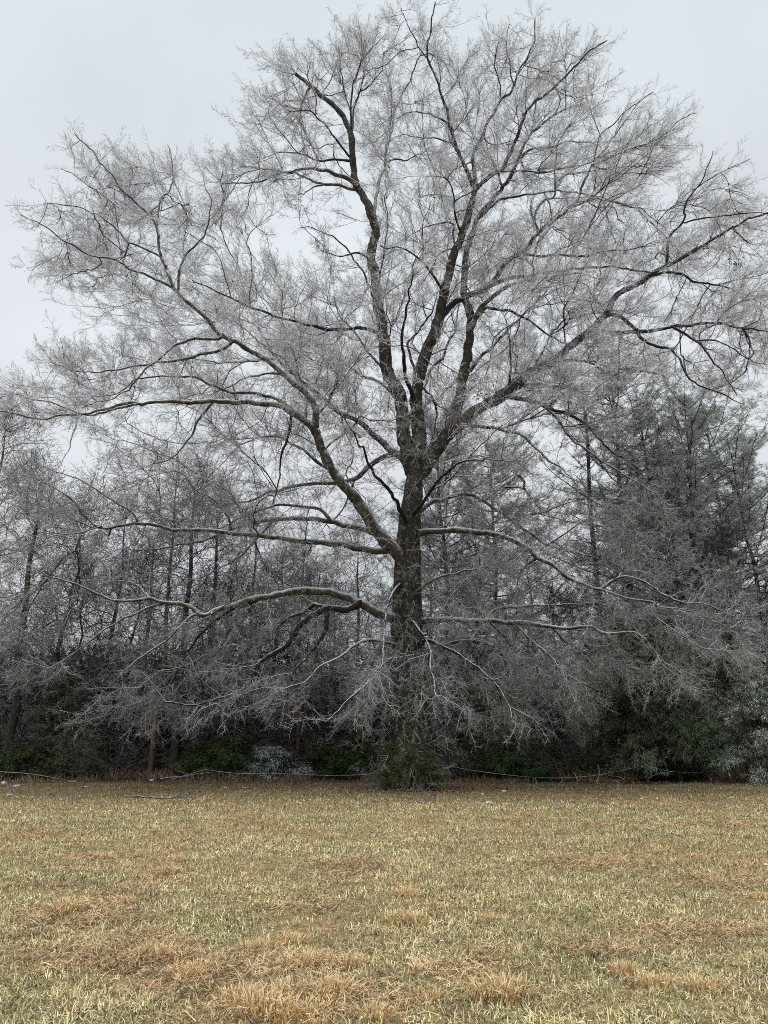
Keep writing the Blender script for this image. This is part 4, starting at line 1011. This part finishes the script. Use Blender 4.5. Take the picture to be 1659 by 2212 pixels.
# tussocks that stand out
def tuft(seed, r, h, n):
    q = np.random.default_rng(seed); a = q.uniform(0, 6.283, n); rr = r*0.55*np.sqrt(q.random(n)); x = rr*np.cos(a); y = rr*np.sin(a)
    t = q.uniform(0.1, 1.25, n)*(0.4+rr/r); d = unit(np.column_stack([np.cos(a)*t, np.sin(a)*t, np.ones(n)])+q.normal(0, 0.14, (n, 3)))
    L = h*q.uniform(0.55, 1.1, n)[:, None]; s = unit(np.column_stack([-np.sin(a), np.cos(a), np.zeros(n)])+q.normal(0, 0.4, (n, 3)))*q.uniform(0.0022, 0.0045, n)[:, None]
    b0 = np.column_stack([x, y, np.zeros(n)-0.01]); mid = b0+d*L*0.6; e = d.copy(); e[:, 2] -= q.uniform(0, 1.3, n); e += q.normal(0, 0.2, (n, 3)); tip = mid+unit(e)*L*0.45
    cx_ = q.uniform(-0.35, 0.35, (3, 2))*r; w_ = q.integers(0, 3, n); sh = np.column_stack([cx_[w_], np.zeros(n)]); b0 = b0+sh; mid = mid+sh; tip = tip+sh
    v = np.stack([b0-s, b0+s, mid+s*0.8, mid-s*0.8, tip], 1); k = q.random(n)[:, None]
    col = np.where(k < 0.6, np.array([0.70, 0.50, 0.25]), np.where(k < 0.85, np.array([0.88, 0.74, 0.46]), np.array([0.24, 0.15, 0.07])))*q.uniform(0.75, 1.15, (n, 1))
    mb = MB(); mb.add(v.reshape(-1, 3), np.arange(n)[:, None]*5+np.array([[3, 2, 4]]), np.arange(n)[:, None]*5+np.array([[0, 1, 2, 3]]), np.repeat(col, 5, 0))
    return mb.mesh('tuft', M_GRASS, False, True)
TM = [tuft(1, 0.20, 0.135, 460), tuft(2, 0.20, 0.105, 340), tuft(3, 0.27, 0.10, 440)]
tufts = [
 (1085, 2150, 0, 1.15, 'largest golden grass tuft, standing alone at lower right centre'),
 (1355, 2100, 1, 0.9, 'golden tuft left of a flatter one, lower right part of the field'),
 (1415, 2122, 2, 0.85, 'flat golden tuft just right and below its neighbour at lower right'),
 (1640, 1938, 1, 0.8, 'small bright tuft at the right edge of the field'),
 (875, 1940, 1, 1.0, 'orange tuft in the middle of the field straight below the oak'),
 (877, 1995, 0, 0.9, 'lower of the two tufts straight below the oak trunk'),
 (1060, 1985, 2, 0.6, 'small thin tuft at the right of the centre tufts'),
 (625, 2035, 1, 0.95, 'tuft at the right end of the brown hay band'),
 (555, 2045, 2, 0.8, 'low wide tuft left beside the one ending the hay band'),
 (340, 2075, 0, 1.0, 'orange tuft in the brown hay at lower left'),
 (410, 2110, 2, 0.9, 'tuft right below the orange one in lower left hay'),
 (665, 2085, 0, 0.95, 'upright tuft above the cluster at bottom centre'),
 (755, 2090, 1, 0.95, 'tuft right of the upright one above the bottom cluster'),
 (620, 2150, 2, 1.0, 'pale tuft in the middle of the bottom centre cluster'),
 (715, 2150, 0, 1.05, 'right tuft of the bottom centre cluster beside the snow clump'),
 (505, 2165, 1, 1.0, 'left tuft of the bottom centre cluster'),
 (560, 2190, 0, 1.1, 'tuft cut near the bottom edge, left of the bottom pair'),
 (640, 2200, 2, 1.15, 'wide tuft at the bottom edge below the cluster'),
 (800, 2195, 1, 0.9, 'tuft at the bottom edge right of the wide one'),
 (380, 1862, 1, 1.0, 'faint tuft in the upper left part of the field'),
 (215, 1855, 2, 1.0, 'faint wide tuft left of the other in the upper left field'),
 (355, 1890, 0, 0.9, 'orange tuft below the faint pair at left'),
 (255, 1955, 1, 0.9, 'tuft between the left hay mat and the field centre'),
 (140, 1975, 0, 1.1, 'tuft standing on the brown hay mat at left'),
 (1520, 2130, 2, 0.8, 'dull tuft at the lower right, right of the golden ones'),
 (925, 2160, 2, 0.7, 'small dull tuft left of the largest golden one'),
]
for i, (x, y, k, s, lab) in enumerate(tufts):
    p = G(x, y); o = bpy.data.objects.new('grass_tuft', TM[k]); COL.objects.link(o)
    o.location = (p[0], p[1], float(ground_z(p[0], p[1]))); o.rotation_euler = (0, 0, i*1.7); s *= 1.08; o.scale = (s, s, s)
    tag(o, lab, 'grass tuft', 'dry grass tufts in the field')

# ------------------------------------------------------------------ wire fence
def fence():
    FY = 33.0; root = empty('wire_fence', (0, 0, 0), 'low sagging wire fence coated in ice, on thin posts along the wood edge', 'fence')
    def W_(x, y, d=0): return P(x, y, FY+d)
    runs = [[(-120, 1650), (-50, 1662), (0, 1667), (50, 1670), (100, 1677), (152, 1687)], [(355, 1688), (400, 1675), (442, 1662)],
            [(442, 1662), (485, 1668), (525, 1671), (625, 1672), (710, 1675), (770, 1674), (828, 1670)],
            [(828, 1670), (890, 1662), (958, 1652)], [(958, 1652), (1020, 1664), (1105, 1675), (1170, 1680), (1230, 1680), (1305, 1672), (1395, 1653)],
            [(1395, 1653), (1440, 1665), (1490, 1669), (1530, 1667), (1600, 1651)], [(1600, 1651), (1659, 1658), (1720, 1662), (1790, 1650)]]
    for r in runs:
        mb = MB(); p = catmull(np.array([W_(*a) for a in r]), 0.3); tube(mb, p, np.full(len(p), 0.011), 6); mb.build('wire', M_WIRE, root)
    for x, y, r in ((442, 1655, 0.045), (828, 1660, 0.05), (958, 1645, 0.05), (1395, 1645, 0.075), (1600, 1645, 0.07), (-120, 1640, 0.06), (1790, 1640, 0.06), (1247, 1660, 0.05)):
        t = W_(x, y); mb = MB(); h = t[2]
        p = np.array([[t[0]+0.01*math.sin(i*2), FY+0.05, -0.1+(h+0.1)*i/6] for i in range(7)]); tube(mb, p, np.linspace(r, r*0.85, 7), 8, wob=0.08); mb.build('post', M_POST, root)
fence()
# fallen wood, sticks, snow
def log(name, pts, r0, r1, label, mtl=M_BTRUNK, cat='branch', twigs=6, seed=1):
    q = np.random.default_rng(seed); P0 = np.array([G(x, y) + np.array([0, 0, h]) for x, y, h in pts]); c = P0[0].copy(); c[2] = 0
    root = empty(name, tuple(c), label, cat); p = catmull(P0-c, 0.2); p[1:-1] += q.normal(0, 0.02, (max(len(p)-2, 0), 3))
    mb = MB(); tube(mb, p, np.linspace(r0, r1, len(p)), 7, wob=0.1); mb.build('stem', mtl, root)
    for i in range(twigs):
        j = q.integers(len(p)//3, len(p)); d = unit(q.normal(0, 1, 3)*np.array([1, 0.5, 0.5])+[0, 0, 0.5]); l = q.uniform(0.2, 0.7); mb = MB()
        tube(mb, np.array([p[j], p[j]+d*l*0.5+[0, 0, 0.04], p[j]+d*l]), [r1*0.8, r1*0.5, r1*0.3], 4); mb.build('side_branch', mtl, root)
log('fallen_log', [(345, 1689, 0.05), (400, 1687, 0.15), (455, 1687, 0.30)], 0.09, 0.05, 'dark fallen log lying under the raised wire left of the shrubs', cat='log')
log('fallen_branch', [(1395, 1688, 0.05), (1430, 1687, 0.3), (1480, 1687, 0.25)], 0.045, 0.02, 'icy fallen branches tangled beside the fence post at right', M_LIMB, twigs=12, seed=3)
log('fallen_branch', [(1350, 1689, 0.05), (1320, 1688, 0.22), (1280, 1687, 0.18)], 0.04, 0.02, 'icy fallen branch below the left cedar of the right hand group', M_LIMB, twigs=9, seed=4)
log('fallen_branch', [(270, 1722, 0.02), (370, 1726, 0.05), (440, 1716, 0.12)], 0.025, 0.012, 'thin dark fallen branch on the grass left of the oak', twigs=9, seed=5)
log('fallen_branch', [(1290, 1694, 0.03), (1330, 1708, 0.02)], 0.02, 0.01, 'thin dark stick on the grass right of the upright ones', twigs=4, seed=6)
def stick(pts, label, seed):
    Yd = G(pts[0][0], pts[0][1])[1]; P0 = np.array([P(x, y, Yd) for x, y in pts]); P0[0, 2] = -0.03; c = P0[0].copy(); c[2] = 0
    mb = MB(); p = catmull(P0-c, 0.05); tube(mb, p, np.linspace(0.02, 0.012, len(p)), 6); o = mb.build('upright_stick', M_PALE); o.location = c; tag(o, label, 'stick')
m, nt, b = mat('iced_stick'); b.inputs['Roughness'].default_value = 0.5; M_PALE = m
nt.links.new(ramp_node(nt, noise(nt, 9, 3, obj_vec(nt)), ((0.35, (0.18, 0.15, 0.12)), (0.6, (0.48, 0.46, 0.43)))), b.inputs['Base Color'])
stick([(1248, 1694), (1246, 1682), (1240, 1668)], 'left of two pale sticks standing upright before the wire', 1)
stick([(1287, 1692), (1293, 1678), (1294, 1662), (1290, 1652)], 'right, curved one of two pale sticks standing upright before the wire', 2)
stick([(1160, 1693), (1158, 1686), (1156, 1680)], 'short pale stick standing in the grass below the sagging wire', 3)
def snow(x, y, w, h, label, seed):
    q = np.random.default_rng(seed); p0 = G(x, y); w *= 0.6; h *= 0.5; import bmesh
    bm = bmesh.new(); bmesh.ops.create_icosphere(bm, subdivisions=3, radius=1)
    for v in bm.verts:
        n = vnoise(np.array([v.co[:]]), 2.0, seed)[0]; v.co *= 0.65+0.7*n; v.co.x *= w; v.co.y *= w*0.7; v.co.z = max(v.co.z, -0.2)*h
    for f in bm.faces: f.smooth = True
    me = bpy.data.meshes.new('snow_clump'); bm.to_mesh(me); bm.free(); me.materials.append(M_SNOW)
    o = bpy.data.objects.new('snow_clump', me); COL.objects.link(o); o.location = (p0[0], p0[1], float(ground_z(p0[0], p0[1]))+h*0.3); tag(o, label, 'snow clump', 'bits of fallen ice and snow on the grass')
for a in [(36, 1700, .20, .10, 'snow clump on the grass near the left edge', 1), (8, 1694, .16, .16, 'upright snow clump at the very left edge by the trunk', 2), (20, 1716, .20, .05, 'flat snow patch below the leftmost clump', 3),
          (68, 1722, .14, .04, 'thin snow patch near the left edge, lowest of the three', 4), (155, 1691, .25, .08, 'snow where the drooping wire meets the ground', 5), (185, 1701, .12, .05, 'small snow bit right of the wire end', 6),
          (528, 1704, .12, .06, 'small snow clump on grass left of the oak, farther from trunk', 7), (488, 1703, .10, .05, 'tiny snow bit left of the small clump beside the oak', 8), (328, 1688, .16, .12, 'snow clump at the foot of the tan trunk', 9),
          (1088, 1711, .12, .10, 'round snow clump on grass right of the oak foot', 10), (1042, 1716, .08, .08, 'small snow bit between oak foot and the round clump', 11), (1057, 1735, .20, .05, 'flat snow patch nearest the viewer, right of the oak', 12),
          (830, 1700, .14, .09, 'snow bits among leaves at the left of the oak foot', 13), (866, 1706, .12, .07, 'snow bit right against the front of the oak foot', 14), (725, 2161, .035, .03, 'snow lump in the grass tufts at bottom centre', 15),
          (1655, 1872, .05, .04, 'tiny snow bit at the right edge of the field', 16), (1580, 1726, .15, .05, 'snow bit on the far grass at right', 17), (945, 1700, .10, .06, 'snow bit right of the cedar at the oak foot', 18)]: snow(*a)

# dry weeds and litter under the edge of the woods, leaves still hanging in the oak
def weeds():
    q = np.random.default_rng(61); n = 34000; x = q.uniform(-24, 24, n); y = 31.9+q.random(n)**1.4*7; p = np.column_stack([x, y, np.zeros(n)])
    ok = vnoise(p, 0.35, 77)*0.6+vnoise(p, 1.3, 78)*0.4 > 0.47; p = p[ok]; n = len(p)
    k = q.random((n, 1)); col = np.where(k < 0.5, np.array([0.30, 0.215, 0.14]), np.where(k < 0.8, np.array([0.22, 0.12, 0.085]), np.array([0.15, 0.16, 0.07])))*q.uniform(0.6, 1.2, (n, 1))
    d = np.column_stack([q.normal(0, 0.5, n), q.normal(0, 0.5, n), np.ones(n)]); mb = MB(); blades(mb, p, d, q.uniform(0.15, 0.65, n)*np.clip(0.25+(p[:, 1]-32.2)*0.45, 0.2, 1), 0.014, col, q, 0.1, quad=True)
    tag(mb.build('dry_weeds', M_GRASS, smooth=False, color=True), 'tangle of dry tan weeds and litter under the edge of the woods', 'weeds', kind='stuff')
    n = 3000; a = q.uniform(0, 6.283, n); r_ = 0.5+np.abs(q.normal(0, 1.1, n)); c = np.column_stack([oak_base[0]+r_*np.cos(a)*1.3, T0-0.3+r_*np.sin(a), q.uniform(0.01, 0.09, n)])
    col = np.array([0.17, 0.085, 0.06])*q.uniform(0.5, 1.5, (n, 1)); mb = MB(); blades(mb, c, q.normal(0, 1, (n, 3))*[1, 1, 0.4], q.uniform(0.05, 0.12, n), 0.02, col, q, 0, quad=True)
    tag(mb.build('fallen_leaves', M_GRASS, smooth=False, color=True), 'red brown fallen leaves heaped around the foot of the oak', 'leaves', kind='stuff')
    n = 420; yy = q.uniform(20.5, 31.5, n); xx = q.uniform(-15, 15, n); c = np.column_stack([xx, yy, ground_z(xx, yy)+0.03]); a = q.uniform(0, 6.283, n); mb = MB()
    scatter_sprays(mb, c, np.column_stack([np.cos(a), np.sin(a), q.uniform(0, 0.35, n)]), q.uniform(0.15, 0.6, n), CSPRAYS, col=np.array([[0.35, 0.3, 0.26]])*q.uniform(0.5, 1.3, (n, 1)), srng=q)
    tag(mb.build('fallen_twigs', M_TWIG, smooth=False, color=True), 'small broken twigs strewn over the grass beneath the oak', 'twigs', kind='stuff')
    mb = MB()
    for (px, py, Yd, m, w) in ((985, 925, 26.8, 70, .5), (1015, 915, 26.6, 40, .3), (1040, 852, 27.0, 45, .5), (1075, 856, 27.0, 30, .4), (1590, 565, 24, 30, .25), (755, 1000, 27, 26, .5)):
        c0 = P(px, py, Yd); c = c0+q.normal(0, 1, (m, 3))*w*np.array([0.6, .5, .35]); col = np.array([0.085, 0.028, 0.02])*q.uniform(0.5, 1.4, (m, 1))
        blades(mb, c, q.normal(0, 0.6, (m, 3))-[0, 0, 1], q.uniform(0.08, 0.15, m), 0.025, col, q, 0, quad=True)
    o = mb.build('dead_leaves', M_GRASS, oak, smooth=False, color=True); o.location = (-oak_base[0], -oak_base[1], 0)
weeds()
